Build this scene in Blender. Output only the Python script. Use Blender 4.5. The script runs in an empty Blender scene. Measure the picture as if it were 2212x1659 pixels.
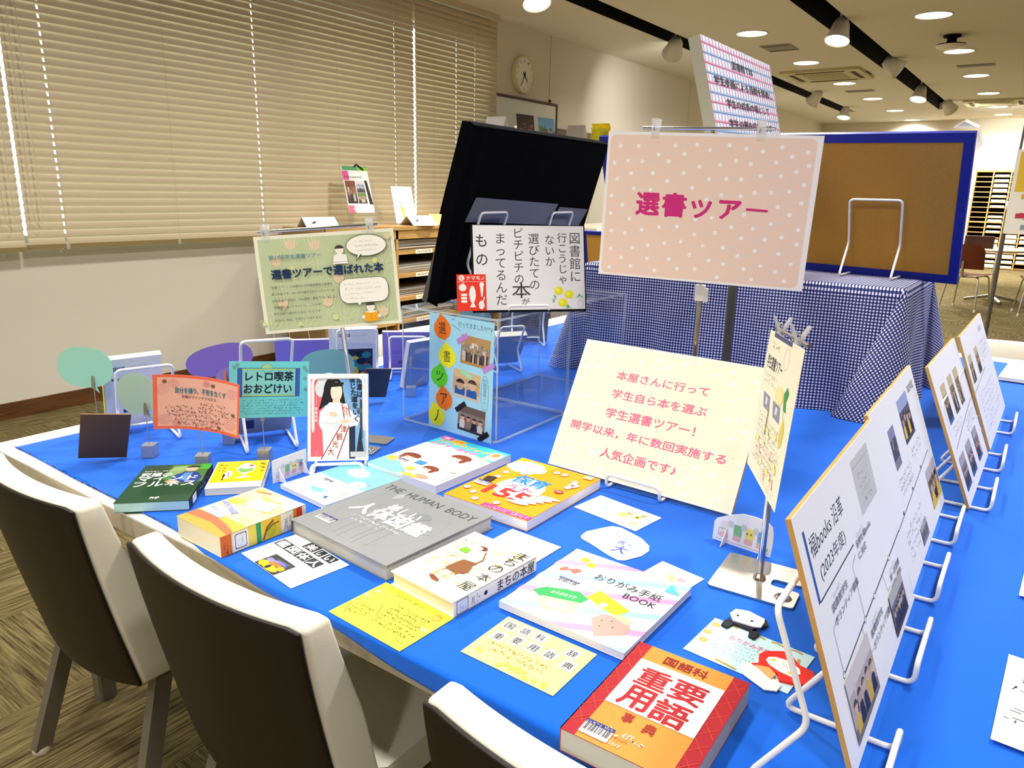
import bpy, math, random
from math import sin, cos, radians as rad, pi
from mathutils import Matrix, Vector

C = bpy.context.scene.collection
SC = bpy.context.scene

# ------------------------------------------------------------------ camera
YAW, PITCH, ROLL = rad(35.483), rad(14.531), rad(1.254)
F_PX = 1612.3
fw = Vector((-sin(YAW)*cos(PITCH), cos(YAW)*cos(PITCH), -sin(PITCH)))
rt0 = Vector((cos(YAW), sin(YAW), 0)); up0 = rt0.cross(fw)
rt = cos(ROLL)*rt0 + sin(ROLL)*up0
up = -sin(ROLL)*rt0 + cos(ROLL)*up0
cd = bpy.data.cameras.new('camera'); cam = bpy.data.objects.new('camera', cd); C.objects.link(cam)
cd.sensor_width = 36.0; cd.sensor_fit = 'HORIZONTAL'; cd.lens = F_PX/2212*36.0
cd.clip_start = 0.02; cd.clip_end = 200
cam.matrix_world = Matrix(((rt.x, up.x, -fw.x, 0), (rt.y, up.y, -fw.y, 0), (rt.z, up.z, -fw.z, 1.34), (0, 0, 0, 1)))
SC.camera = cam

# ------------------------------------------------------------------ exposure, world, sun
SC.view_settings.view_transform = 'Standard'
SC.view_settings.look = 'None'
SC.view_settings.gamma = 1.0
SC.view_settings.use_curve_mapping = False
SC.view_settings.exposure = 0.0
W = bpy.data.worlds.new('sky'); SC.world = W; W.use_nodes = True
bg = W.node_tree.nodes['Background']
bg.inputs['Color'].default_value = (0.86, 0.93, 1.0, 1)
bg.inputs['Strength'].default_value = 5.0
SC.cycles.max_bounces = 10
SC.cycles.diffuse_bounces = 5
SC.cycles.transparent_max_bounces = 96
SC.cycles.sample_clamp_indirect = 6.0
SC.cycles.caustics_reflective = False
SC.cycles.caustics_refractive = False
LAMP_W = 30.0          # power of one ceiling downlight
SPOT_W = 60.0          # power of one track spotlight
LAMP_COL = (1.0, 0.965, 0.905)

# ------------------------------------------------------------------ colour and materials
def lin(h):
    h = h.lstrip('#'); o = []
    for i in (0, 2, 4):
        c = int(h[i:i+2], 16)/255
        o.append(c/12.92 if c <= .04045 else ((c+.055)/1.055)**2.4)
    return (o[0], o[1], o[2], 1)
MATS = {}
def mat(name, hexc, rough=.6, metal=0., spec=.3, noise=0., nscale=60., bump=0., trans=0., alpha=1., emit=0., sheen=0.):
    if name in MATS: return MATS[name]
    m = bpy.data.materials.new(name); m.use_nodes = True; nt = m.node_tree
    b = nt.nodes['Principled BSDF']; c = lin(hexc)
    b.inputs['Base Color'].default_value = c
    b.inputs['Roughness'].default_value = rough
    b.inputs['Metallic'].default_value = metal
    b.inputs['Specular IOR Level'].default_value = spec
    if sheen: b.inputs['Sheen Weight'].default_value = sheen
    if trans: b.inputs['Transmission Weight'].default_value = trans; b.inputs['IOR'].default_value = 1.49
    if alpha < 1: b.inputs['Alpha'].default_value = alpha
    if emit:
        b.inputs['Emission Color'].default_value = c; b.inputs['Emission Strength'].default_value = emit
    if noise or bump:
        tc = nt.nodes.new('ShaderNodeTexCoord'); n = nt.nodes.new('ShaderNodeTexNoise')
        n.inputs['Scale'].default_value = nscale; n.inputs['Detail'].default_value = 3
        nt.links.new(tc.outputs['Object'], n.inputs['Vector'])
        if noise:
            r = nt.nodes.new('ShaderNodeMapRange')
            r.inputs['To Min'].default_value = 1-noise; r.inputs['To Max'].default_value = 1+noise
            nt.links.new(n.outputs['Fac'], r.inputs['Value'])
            mx = nt.nodes.new('ShaderNodeVectorMath'); mx.operation = 'SCALE'
            mx.inputs[0].default_value = c[:3]
            nt.links.new(r.outputs['Result'], mx.inputs['Scale'])
            nt.links.new(mx.outputs['Vector'], b.inputs['Base Color'])
        if bump:
            bp = nt.nodes.new('ShaderNodeBump'); bp.inputs['Strength'].default_value = bump
            bp.inputs['Distance'].default_value = .002
            nt.links.new(n.outputs['Fac'], bp.inputs['Height']); nt.links.new(bp.outputs['Normal'], b.inputs['Normal'])
    MATS[name] = m
    return m
def ink(h):
    return mat('print_'+h.lstrip('#'), h, .55, spec=.25)
def math_node(nt, op, a, b=None, c=None):
    n = nt.nodes.new('ShaderNodeMath'); n.operation = op
    for i, v in enumerate((a, b, c)):
        if v is None: continue
        if isinstance(v, (int, float)): n.inputs[i].default_value = v
        else: nt.links.new(v, n.inputs[i])
    return n.outputs[0]
def mixcol(nt, f, a, b):
    n = nt.nodes.new('ShaderNodeMix'); n.data_type = 'RGBA'
    nt.links.new(f, n.inputs[0])
    for i, v in ((6, a), (7, b)):
        if isinstance(v, tuple): n.inputs[i].default_value = v
        else: nt.links.new(v, n.inputs[i])
    return n.outputs[2]

def wood(name, dark, light, scale=(2, 30, 30), rough=.45):
    if name in MATS: return MATS[name]
    m = bpy.data.materials.new(name); m.use_nodes = True; nt = m.node_tree; b = nt.nodes['Principled BSDF']
    tc = nt.nodes.new('ShaderNodeTexCoord'); mp = nt.nodes.new('ShaderNodeMapping'); mp.inputs['Scale'].default_value = scale
    n = nt.nodes.new('ShaderNodeTexNoise'); n.inputs['Scale'].default_value = 2.5; n.inputs['Detail'].default_value = 5
    n.inputs['Distortion'].default_value = .6
    nt.links.new(tc.outputs['Object'], mp.inputs['Vector']); nt.links.new(mp.outputs['Vector'], n.inputs['Vector'])
    r = nt.nodes.new('ShaderNodeValToRGB'); r.color_ramp.elements[0].position = .35; r.color_ramp.elements[1].position = .68
    r.color_ramp.elements[0].color = lin(dark); r.color_ramp.elements[1].color = lin(light)
    nt.links.new(n.outputs['Fac'], r.inputs['Fac']); nt.links.new(r.outputs['Color'], b.inputs['Base Color'])
    b.inputs['Roughness'].default_value = rough
    MATS[name] = m; return m

def carpet_mat():
    m = bpy.data.materials.new('carpet_tile'); m.use_nodes = True; nt = m.node_tree; b = nt.nodes['Principled BSDF']
    tc = nt.nodes.new('ShaderNodeTexCoord'); s = nt.nodes.new('ShaderNodeSeparateXYZ')
    nt.links.new(tc.outputs['Object'], s.inputs[0]); X, Y = s.outputs[0], s.outputs[1]
    fx = math_node(nt, 'FLOOR', math_node(nt, 'MULTIPLY', X, 2.0)); fy = math_node(nt, 'FLOOR', math_node(nt, 'MULTIPLY', Y, 2.0))
    chk = math_node(nt, 'FLOORED_MODULO', math_node(nt, 'ADD', fx, fy), 2.0)
    def stripes(sx, sy):
        mp = nt.nodes.new('ShaderNodeMapping'); mp.inputs['Scale'].default_value = (sx, sy, 1)
        nt.links.new(tc.outputs['Object'], mp.inputs['Vector'])
        n = nt.nodes.new('ShaderNodeTexNoise'); n.inputs['Scale'].default_value = 1; n.inputs['Detail'].default_value = 3; n.inputs['Roughness'].default_value = .7
        nt.links.new(mp.outputs['Vector'], n.inputs['Vector']); return n.outputs['Fac']
    a = stripes(5, 120); c = stripes(120, 5)
    mx = nt.nodes.new('ShaderNodeMix'); nt.links.new(chk, mx.inputs[0]); nt.links.new(a, mx.inputs[2]); nt.links.new(c, mx.inputs[3])
    r = nt.nodes.new('ShaderNodeValToRGB')
    r.color_ramp.elements[0].position = .36; r.color_ramp.elements[0].color = lin('#3d321f')
    r.color_ramp.elements[1].position = .62; r.color_ramp.elements[1].color = lin('#7d7049')
    nt.links.new(mx.outputs[0], r.inputs['Fac']); nt.links.new(r.outputs['Color'], b.inputs['Base Color'])
    b.inputs['Roughness'].default_value = .95; b.inputs['Specular IOR Level'].default_value = .1
    bp = nt.nodes.new('ShaderNodeBump'); bp.inputs['Distance'].default_value = .004
    nt.links.new(mx.outputs[0], bp.inputs['Height']); nt.links.new(bp.outputs['Normal'], b.inputs['Normal'])
    return m

def gingham_mat():
    m = bpy.data.materials.new('gingham_cloth'); m.use_nodes = True; nt = m.node_tree; b = nt.nodes['Principled BSDF']
    uv = nt.nodes.new('ShaderNodeUVMap'); s = nt.nodes.new('ShaderNodeSeparateXYZ'); nt.links.new(uv.outputs[0], s.inputs[0])
    def band(x):
        return math_node(nt, 'GREATER_THAN', math_node(nt, 'FRACT', math_node(nt, 'MULTIPLY', x, 1/.0091)), .5)
    a, c = band(s.outputs[0]), band(s.outputs[1])
    su = math_node(nt, 'MULTIPLY', math_node(nt, 'ADD', a, c), .5)
    r = nt.nodes.new('ShaderNodeValToRGB'); r.color_ramp.interpolation = 'CONSTANT'
    e = r.color_ramp.elements; e[0].position = 0; e[0].color = lin('#eceaf2')
    e[1].position = .25; e[1].color = lin('#52588a')
    x = e.new(.75); x.color = lin('#1c2352')
    nt.links.new(su, r.inputs['Fac']); nt.links.new(r.outputs['Color'], b.inputs['Base Color'])
    b.inputs['Roughness'].default_value = .9; b.inputs['Specular IOR Level'].default_value = .1
    return m

def cork_mat():
    m = mat('cork', '#b98738', .9, noise=.16, nscale=180, bump=.2); return m

M_WHITE = mat('white_paper', '#f4f3ef', .6, spec=.2)
M_WIRE = mat('white_wire', '#eeeeec', .35, spec=.5)
M_CHROME = mat('chrome', '#d6d6d6', .12, metal=1.)
M_STEEL = mat('brushed_steel', '#c9c4b8', .32, metal=1., noise=.06, nscale=200)
M_ACRYL = None
def clear_mat(name, tint, rough=.02, mixf=.035):
    """clear plastic: mostly see-through, with a glossy coat at grazing angles"""
    if name in MATS: return MATS[name]
    m = bpy.data.materials.new(name); m.use_nodes = True; nt = m.node_tree
    nt.nodes.remove(nt.nodes['Principled BSDF']); out = nt.nodes['Material Output']
    t = nt.nodes.new('ShaderNodeBsdfTransparent'); t.inputs[0].default_value = lin(tint)
    g = nt.nodes.new('ShaderNodeBsdfGlossy'); g.inputs['Roughness'].default_value = rough; g.inputs[0].default_value = (1, 1, 1, 1)
    fr = nt.nodes.new('ShaderNodeLayerWeight'); fr.inputs['Blend'].default_value = .5
    fac = math_node(nt, 'MULTIPLY_ADD', math_node(nt, 'POWER', fr.outputs['Facing'], 5.), .3, mixf)
    mx = nt.nodes.new('ShaderNodeMixShader'); nt.links.new(fac, mx.inputs[0])
    nt.links.new(t.outputs[0], mx.inputs[1]); nt.links.new(g.outputs[0], mx.inputs[2]); nt.links.new(mx.outputs[0], out.inputs[0])
    MATS[name] = m; return m
M_ACRYL = clear_mat('clear_acrylic', '#fcfdfe')
M_EDGE = mat('acrylic_cut_edge', '#dbe6e8', .2, spec=.5, alpha=.4)
M_CLIP = mat('clear_plastic_clip', '#e9e9e4', .15, spec=.5, alpha=.42)

# ------------------------------------------------------------------ mesh building
class MB:
    def __init__(s): s.v = []; s.f = []; s.m = []; s.mats = []; s.sm = []; s.uv = None
    def mi(s, m):
        if m not in s.mats: s.mats.append(m)
        return s.mats.index(m)
    def add(s, vs, fs, m, smooth=False):
        o = len(s.v); s.v += [tuple(p) for p in vs]; i = s.mi(m)
        for f in fs:
            s.f.append(tuple(o+k for k in f)); s.m.append(i); s.sm.append(smooth)
    def box(s, x0, x1, y0, y1, z0, z1, m, mtx=None):
        vs = [Vector((x, y, z)) for z in (z0, z1) for y in (y0, y1) for x in (x0, x1)]
        if mtx is not None: vs = [mtx @ p for p in vs]
        s.add(vs, [(0, 2, 3, 1), (4, 5, 7, 6), (0, 1, 5, 4), (2, 6, 7, 3), (0, 4, 6, 2), (1, 3, 7, 5)], m)
    def bbox(s, x0, x1, y0, y1, z0, z1, m, b=.004):
        """box with chamfered vertical edges"""
        pts = [(x0+b, y0), (x1-b, y0), (x1, y0+b), (x1, y1-b), (x1-b, y1), (x0+b, y1), (x0, y1-b), (x0, y0+b)]
        s.prism(pts, z0, z1, m)
    def prism(s, pts, z0, z1, m, mtx=None, smooth=False):
        n = len(pts); vs = [Vector((p[0], p[1], z0)) for p in pts]+[Vector((p[0], p[1], z1)) for p in pts]
        if mtx is not None: vs = [mtx @ p for p in vs]
        s.add(vs, [tuple(range(n-1, -1, -1)), tuple(range(n, 2*n))], m)
        s.add(vs, [(i, (i+1) % n, n+(i+1) % n, n+i) for i in range(n)], m, smooth)
    def tube(s, path, r, m, n=8, closed=False, cap=True):
        P = [Vector(p) for p in path]; N = len(P); vs = []; prev = None
        for i in range(N):
            if closed: t = (P[(i+1) % N]-P[i-1])
            else: t = P[min(i+1, N-1)]-P[max(i-1, 0)]
            t.normalize()
            if prev is None:
                a = Vector((0, 0, 1)) if abs(t.z) < .9 else Vector((1, 0, 0)); u = t.cross(a).normalized()
            else:
                u = prev-t*prev.dot(t); u.normalize()
            prev = u; w = t.cross(u)
            rr = r[i] if isinstance(r, (list, tuple)) else r
            vs += [P[i]+rr*(cos(2*pi*k/n)*u+sin(2*pi*k/n)*w) for k in range(n)]
        fs = []
        for i in range(N if closed else N-1):
            j = (i+1) % N
            fs += [(i*n+k, i*n+(k+1) % n, j*n+(k+1) % n, j*n+k) for k in range(n)]
        s.add(vs, fs, m, True)
        if cap and not closed:
            s.add(vs[:n], [tuple(range(n-1, -1, -1))], m); s.add(vs[-n:], [tuple(range(n))], m)
    def lathe(s, prof, m, n=32, mtx=None, smooth=True):
        vs = []
        for r, z in prof: vs += [Vector((r*cos(2*pi*k/n), r*sin(2*pi*k/n), z)) for k in range(n)]
        if mtx is not None: vs = [mtx @ p for p in vs]
        s.add(vs, [(i*n+k, i*n+(k+1) % n, (i+1)*n+(k+1) % n, (i+1)*n+k) for i in range(len(prof)-1) for k in range(n)], m, smooth)
        if prof[0][0] > 1e-6: s.add(vs[:n], [tuple(range(n-1, -1, -1))], m)
        if prof[-1][0] > 1e-6: s.add(vs[-n:], [tuple(range(n))], m)
    def grid(s, fn, nu, nv, m, smooth=True):
        vs = [fn(i/nu, j/nv) for j in range(nv+1) for i in range(nu+1)]
        s.add(vs, [(j*(nu+1)+i, j*(nu+1)+i+1, (j+1)*(nu+1)+i+1, (j+1)*(nu+1)+i) for j in range(nv) for i in range(nu)], m, smooth)
    def build(s, name, parent=None, mw=None, ml=None):
        me = bpy.data.meshes.new(name); me.from_pydata(s.v, [], s.f)
        for m in s.mats: me.materials.append(m)
        me.polygons.foreach_set('material_index', s.m); me.polygons.foreach_set('use_smooth', s.sm); me.update()
        o = bpy.data.objects.new(name, me); C.objects.link(o)
        if parent is not None: o.parent = parent
        if mw is not None: o.matrix_world = mw
        if ml is not None: o.matrix_local = ml
        return o

def fillet(path, r, n=4, closed=False):
    P = [Vector(p) for p in path]; out = []; N = len(P)
    for i in range(N):
        if not closed and i in (0, N-1): out.append(P[i]); continue
        a, b, c = P[i-1], P[i], P[(i+1) % N]
        d1, d2 = (a-b), (c-b); k = min(r, d1.length*.45, d2.length*.45)
        p, q = b+d1.normalized()*k, b+d2.normalized()*k
        for j in range(n+1):
            t = j/n; out.append(p*(1-t)**2+b*2*t*(1-t)+q*t*t)
    return out

def tag(o, label=None, cat=None, group=None, kind=None):
    if label: o['label'] = label
    if cat: o['category'] = cat
    if group: o['group'] = group
    if kind: o['kind'] = kind
    return o
def empty(name, mw):
    o = bpy.data.objects.new(name, None); C.objects.link(o); o.empty_display_size = .05
    o.matrix_world = mw; return o
def thing(name, label, cat, mw=None, group=None):
    o = empty(name, mw if mw is not None else Matrix.Identity(4)); return tag(o, label, cat, group)
def struct(mb, name):
    return tag(mb.build(name), kind='structure')
def kids(o): return [c for c in o.children]
def copy_tree(o, parent=None):
    c = o.copy(); C.objects.link(c)
    if parent is not None:
        c.parent = parent; c.matrix_parent_inverse = o.matrix_parent_inverse.copy()
        if 'label' in c and parent is None: del c['label']
    for ch in kids(o): copy_tree(ch, c)
    return c
def flatM(x, y, z, deg=0.):
    return Matrix.Translation((x, y, z)) @ Matrix.Rotation(rad(deg), 4, 'Z')
def poseM(ctr, yaw, lean, roll=0.):
    """a sheet's own frame: x right along the sheet, y up along it, z out of its face"""
    yaw, lean, roll = rad(yaw), rad(lean), rad(roll)
    e = Vector((cos(yaw), sin(yaw), 0)); n = Vector((sin(yaw), -cos(yaw), 0))
    v = Vector((0, 0, 1))*cos(lean)-n*sin(lean)
    U = e*cos(roll)+v*sin(roll); V = -e*sin(roll)+v*cos(roll); N = U.cross(V)
    M = Matrix(((U.x, V.x, N.x, 0), (U.y, V.y, N.y, 0), (U.z, V.z, N.z, 0), (0, 0, 0, 1)))
    M.translation = Vector(ctr); return M

# ------------------------------------------------------------------ printed sheets
TXT = {}
def glyphs(s, bold):
    k = (s, bold)
    if k not in TXT:
        c = bpy.data.curves.new('t', 'FONT'); c.body = s; c.size = 1; c.resolution_u = 2; c.fill_mode = 'FRONT'; c.offset = bold
        o = bpy.data.objects.new('t', c); me = bpy.data.meshes.new_from_object(o)
        TXT[k] = ([(v.co.x, v.co.y) for v in me.vertices], [tuple(p.vertices) for p in me.polygons])
        bpy.data.meshes.remove(me); bpy.data.objects.remove(o); bpy.data.curves.remove(c)
    return TXT[k]
def bounds(v):
    xs = [p[0] for p in v]; ys = [p[1] for p in v]; return min(xs), max(xs), min(ys), max(ys)

class Sheet(MB):
    """a slab w x h, face at z=0, centred; art is drawn in fractions u (right) and v (down)"""
    def __init__(s, w, h, t, col, back=None, outline=None, warp=None, nx=1, side=None):
        super().__init__(); s.w, s.h, s.t, s.z = w, h, t, 0.; s.warp = warp
        m = ink(col) if isinstance(col, str) else col
        mb = m if back is None else (ink(back) if isinstance(back, str) else back)
        ms = mb if side is None else (ink(side) if isinstance(side, str) else side)
        pts = outline or [(0, 1), (1, 1), (1, 0), (0, 0)]
        if warp:
            for z, mm in ((0, m), (-t, mb)):
                s.grid(lambda a, b, z=z: s._p(a, 1-b, z), nx, 2, mm)
            for (a, b) in (((0, 0), (1, 0)), ((1, 0), (1, 1)), ((1, 1), (0, 1)), ((0, 1), (0, 0))):
                q = [(a[0]+(b[0]-a[0])*i/nx, a[1]+(b[1]-a[1])*i/nx) for i in range(nx+1)]
                s.add([s._p(x, y, 0) for x, y in q]+[s._p(x, y, -t) for x, y in q], [(i, i+1, nx+2+i, nx+1+i) for i in range(nx)], ms)
        else:
            n = len(pts)
            s.add([s._p(u, v, 0) for u, v in pts], [tuple(range(n))], m)
            s.add([s._p(u, v, -t) for u, v in pts], [tuple(range(n-1, -1, -1))], mb)
            s.add([s._p(u, v, 0) for u, v in pts]+[s._p(u, v, -t) for u, v in pts], [(i, n+i, n+(i+1) % n, (i+1) % n) for i in range(n)], ms)
    def _p(s, u, v, z):
        p = ((u-.5)*s.w, (.5-v)*s.h, z)
        return s.warp(*p) if s.warp else p
    def poly(s, pts, col, lift=True):
        if lift: s.z += 3e-5
        ar = sum(pts[i][0]*pts[(i+1) % len(pts)][1]-pts[(i+1) % len(pts)][0]*pts[i][1] for i in range(len(pts)))
        if ar > 0: pts = pts[::-1]
        s.add([s._p(u, v, s.z) for u, v in pts], [tuple(range(len(pts)))], ink(col))
    def rect(s, u0, v0, u1, v1, col, lift=True):
        if s.warp:
            n = 48
            if lift: s.z += 3e-5
            for i in range(n):
                s.poly([(u0+(u1-u0)*i/n, v0), (u0+(u1-u0)*(i+1)/n, v0), (u0+(u1-u0)*(i+1)/n, v1), (u0+(u1-u0)*i/n, v1)], col, False)
            return
        s.poly([(u0, v0), (u1, v0), (u1, v1), (u0, v1)], col, lift)
    def ell(s, u, v, ru, rv, col, n=24, a0=0., a1=2*pi, lift=True, rot=0.):
        k = n if a1-a0 > 6.2 else n+1
        pts = []
        for i in range(k):
            a = a0+(a1-a0)*i/n; x, y = ru*cos(a)*s.w, rv*sin(a)*s.h
            pts.append((u+(x*cos(rot)-y*sin(rot))/s.w, v+(x*sin(rot)+y*cos(rot))/s.h))
        s.poly(pts, col, lift)
    def dot(s, u, v, r, col, lift=True, n=14): s.ell(u, v, r/s.w, r/s.h, col, n, lift=lift)
    def rrect(s, u0, v0, u1, v1, r, col, lift=True):
        ru, rv = r/s.w, r/s.h; pts = []
        for cu, cv, a in ((u1-ru, v0+rv, -pi/2), (u1-ru, v1-rv, 0), (u0+ru, v1-rv, pi/2), (u0+ru, v0+rv, pi)):
            pts += [(cu+ru*cos(a+pi/2*i/5), cv+rv*sin(a+pi/2*i/5)) for i in range(6)]
        s.poly(pts, col, lift)
    def line(s, pts, wd, col, lift=True, closed=False):
        if lift: s.z += 3e-5
        P = [Vector((u*s.w, v*s.h)) for u, v in pts]
        if closed: P.append(P[0])
        vs = []
        for i, p in enumerate(P):
            d = P[min(i+1, len(P)-1)]-P[max(i-1, 0)]
            if closed and i in (0, len(P)-1): d = P[1]-P[-2]
            d = d.normalized() if d.length > 1e-9 else Vector((1, 0))
            n = Vector((-d.y, d.x))*wd/2
            vs += [p+n, p-n]
        q = [s._p(p.x/s.w, p.y/s.h, s.z) for p in vs]
        s.add(q, [(2*i, 2*i+2, 2*i+3, 2*i+1) for i in range(len(P)-1)], ink(col))
    def ring(s, u, v, ru, rv, wd, col, n=24):
        s.line([(u+ru*cos(2*pi*i/n), v+rv*sin(2*pi*i/n)) for i in range(n)], wd, col, closed=True)
    def _put(s, V, Fc, f, col):
        s.add([s._p(*f(x, y), s.z) for x, y in V], Fc, ink(col))
    def text(s, t, u0, v0, u1, v1, col, bold=.0, skew=0., rise=0., lift=True):
        """text stretched to fill a box; rise tilts its line"""
        if lift: s.z += 3e-5
        V, Fc = glyphs(t, 0. if bold > 0 else bold); a, b, c, d = bounds(V)
        g = max(bold, 0.)
        for dx, dy in (((0, 0),) if g < .004 else ((0, 0), (g, 0), (-g, 0), (0, g), (0, -g), (.7*g, .7*g), (-.7*g, -.7*g), (.7*g, -.7*g), (-.7*g, .7*g))):
            s.z += 3e-6
            def f(x, y):
                p, q = (x+dx-a)/(b-a), (y+dy-c)/(d-c)
                return u0+(u1-u0)*p+skew*q*(v1-v0)*s.h/s.w, v1+(v0-v1)*q-rise*p
            s._put(V, Fc, f, col)
    def vtext(s, t, u, v0, v1, cell, col, bold=0., lean=0.):
        """text set downwards, cell = character width as a fraction of the width"""
        s.z += 3e-5; n = len(t); p = (v1-v0)/n
        for i, ch in enumerate(t):
            if ch == ' ': continue
            if ch == 'ー': ch = '｜'
            V, Fc = glyphs(ch, 0. if bold > 0 else bold); hv = min(p, cell*s.w/s.h*1.05); g = max(bold, 0.)
            cu, cv = u+lean*i, v0+p*(i+.5)
            for dx, dy in (((0, 0),) if g < .004 else ((0, 0), (g, 0), (-g, 0), (0, g), (0, -g))):
                s.z += 3e-6; s._put(V, Fc, lambda x, y: (cu+(x+dx-.5)*cell, cv-(y+dy-.38)*hv), col)
    def scrib(s, u0, v0, u1, v1, col, n=16, seed=1, wd=.0006, rise=0.):
        """one line of small handwriting strokes too small to read"""
        R = random.Random(seed); s.z += 3e-5; p = (u1-u0)/n; hh = v1-v0
        for i in range(n):
            if R.random() < .06: continue
            for k in range(R.choice((2, 3, 3, 4))):
                a = (u0+p*(i+.1+.7*R.random()), v0+hh*R.random()-rise*i/n); q = R.random()
                b = (a[0]+p*(.15+.5*q), a[1]+hh*(.1*R.random())) if R.random() < .55 else (a[0]-p*.15*q, a[1]+hh*(.3+.4*q))
                s.line([a, (min(b[0], u1), min(b[1], v1+hh*.2)-rise*0)], wd, col, False)
    def para(s, u0, v0, u1, v1, lines, col, n=18, seed=1, wd=.0006, rag=.15):
        R = random.Random(seed); p = (v1-v0)/lines
        for i in range(lines):
            s.scrib(u0, v0+p*i+.15*p, u1-(u1-u0)*rag*R.random(), v0+p*(i+.75), col, n, seed*37+i, wd)
    def barcode(s, u0, v0, u1, v1, col='#222222', bg='#f4f4f4', n=22, seed=3):
        R = random.Random(seed); s.rect(u0, v0, u1, v1, bg); s.z += 3e-5; p = (u1-u0)/(n+2)
        for i in range(n):
            w = p*R.choice((.35, .5, .8)); x = u0+p*(i+1); s.rect(x, v0+(v1-v0)*.1, x+w, v0+(v1-v0)*.75, col, False)
    def photo(s, u0, v0, u1, v1, seed=1, sky='#b9b2a8', mid='#8a7a66', low='#54493f', n=14, people=True, pal=('#20202a', '#31303c', '#3c3a44', '#6a4a36', '#c9bba8')):
        """a printed snapshot: backdrop, floor band and a row of small figures"""
        R = random.Random(seed); du, dv = u1-u0, v1-v0
        s.rect(u0, v0, u1, v1, mid); s.rect(u0, v0, u1, v0+dv*.28, sky); s.rect(u0, v0+dv*.78, u1, v1, low); s.z += 3e-5
        for i in range(n):
            x = u0+du*R.uniform(.02, .88); y = v0+dv*R.uniform(.2, .6); w = du*R.uniform(.04, .1); h = dv*R.uniform(.08, .2)
            s.rect(x, y, min(x+w, u1), min(y+h, v1), R.choice(('#d8cbb4', '#a8452f', '#e3ddd2', '#4d6a8a', '#c7a24a', '#7d6a58')), False)
        if people:
            s.z += 3e-5
            for i in range(n):
                x = u0+du*(.06+.88*(i+.5)/n); y = v0+dv*(.45+.1*R.random()); r = du*.36/n
                s.poly([(x-r*1.1, v0+dv*.9), (x-r, y+dv*.14), (x-r*.5, y+dv*.08), (x+r*.5, y+dv*.08), (x+r, y+dv*.14), (x+r*1.1, v0+dv*.9)], R.choice(pal), False)
            s.z += 3e-5
            for i in range(n):
                x = u0+du*(.06+.88*(i+.5)/n); y = v0+dv*(.45+.1*R.random()); r = du*.3/n
                s.ell(x, y, r, r*s.w/s.h, R.choice(('#d9b394', '#c99f80')), 8, lift=False)
                s.ell(x, y-r*.4*s.w/s.h, r*1.05, r*.8*s.w/s.h, '#1d1a1c', 8, a0=pi, a1=2*pi, lift=False)
# ================================================================== the room
M_WALL = mat('wall_paint', '#d6d0c2', .85, spec=.15, noise=.02, nscale=90)
M_CEIL = mat('ceiling_board', '#dad6ca', .9, spec=.1, noise=.025, nscale=140)
M_DARKW = wood('dark_baseboard_wood', '#4a2c12', '#6b431f', (3, 3, 40))
M_BLACK = mat('matt_black', '#101014', .8, spec=.15)
M_ALU = mat('window_aluminium', '#b9bbba', .4, metal=.8)
HC, WX, YB = 2.95, -4.75, 18.6
XR, YF = 4.2, -4.5
b = MB(); b.box(WX-.15, XR+.15, YF-.15, YB+.15, -.1, 0, carpet_mat()); struct(b, 'floor')
# ceiling with two dark recessed track slots left open
b = MB(); sl = [(-3.82, -3.57, 16.2), (-2.18, -1.92, 16.4)]
xs = [WX-.15, -3.82, -3.57, -2.18, -1.92, XR+.15]
for i in range(5):
    if i in (1, 3): b.box(xs[i], xs[i+1], sl[i//2][2], YB+.15, HC, HC+.12, M_CEIL)
    else: b.box(xs[i], xs[i+1], YF-.15, YB+.15, HC, HC+.12, M_CEIL)
struct(b, 'ceiling')
for i, (x0, x1, y1) in enumerate(sl):
    b = MB(); b.box(x0, x1, YF-.1, y1, HC+.22, HC+.25, M_BLACK)
    b.box(x0-.02, x0, YF-.1, y1, HC+.12, HC+.25, M_BLACK); b.box(x1, x1+.02, YF-.1, y1, HC+.12, HC+.25, M_BLACK)
    b.box(x0-.02, x1+.02, y1, y1+.02, HC+.12, HC+.25, M_BLACK)
    b.box(x0, x0+.004, YF, y1, HC+.003, HC+.12, M_BLACK); b.box(x1-.004, x1, YF, y1, HC+.003, HC+.12, M_BLACK)
    b.box((x0+x1)/2-.018, (x0+x1)/2+.018, YF, y1, HC+.17, HC+.22, M_BLACK)
    struct(b, 'trim_%d' % (i+1))
b = MB()
b.box(WX-.15, WX, YF, YB, 0, .985, M_WALL); b.box(WX-.15, WX, YF, YB, 2.72, HC, M_WALL)
b.box(WX-.15, WX, 6.12, YB, .985, 2.72, M_WALL); b.box(WX-.15, WX, YF, -1.2, .985, 2.72, M_WALL)
b.box(WX, WX+.0015, 7.24, 7.246, .1, HC, mat('panel_joint', '#8f8672', .9)); b.box(WX, WX+.0015, 11.0, 11.006, .1, HC, mat('panel_joint', '#8f8672', .9))
struct(b, 'wall_left')
b = MB(); b.box(WX-.15, XR+.15, YB, YB+.15, 0, HC, M_WALL); struct(b, 'wall_back')
b = MB(); b.box(XR, XR+.15, YF, YB, 0, HC, M_WALL); struct(b, 'wall_right')
b = MB(); b.box(WX-.15, XR+.15, YF-.15, YF, 0, HC, M_WALL); struct(b, 'wall_front')
b = MB(); b.box(WX, WX+.012, YF, YB, 0, .095, M_DARKW); struct(b, 'baseboard_left')
b = MB(); b.box(WX, XR, YB-.012, YB, 0, .095, M_DARKW); struct(b, 'baseboard_back')
b = MB(); b.box(WX, WX+.025, 7.38, 9.6, 1.945, 2.02, mat('picture_rail_wood', '#6d6250', .6)); struct(b, 'trim_3')
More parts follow.
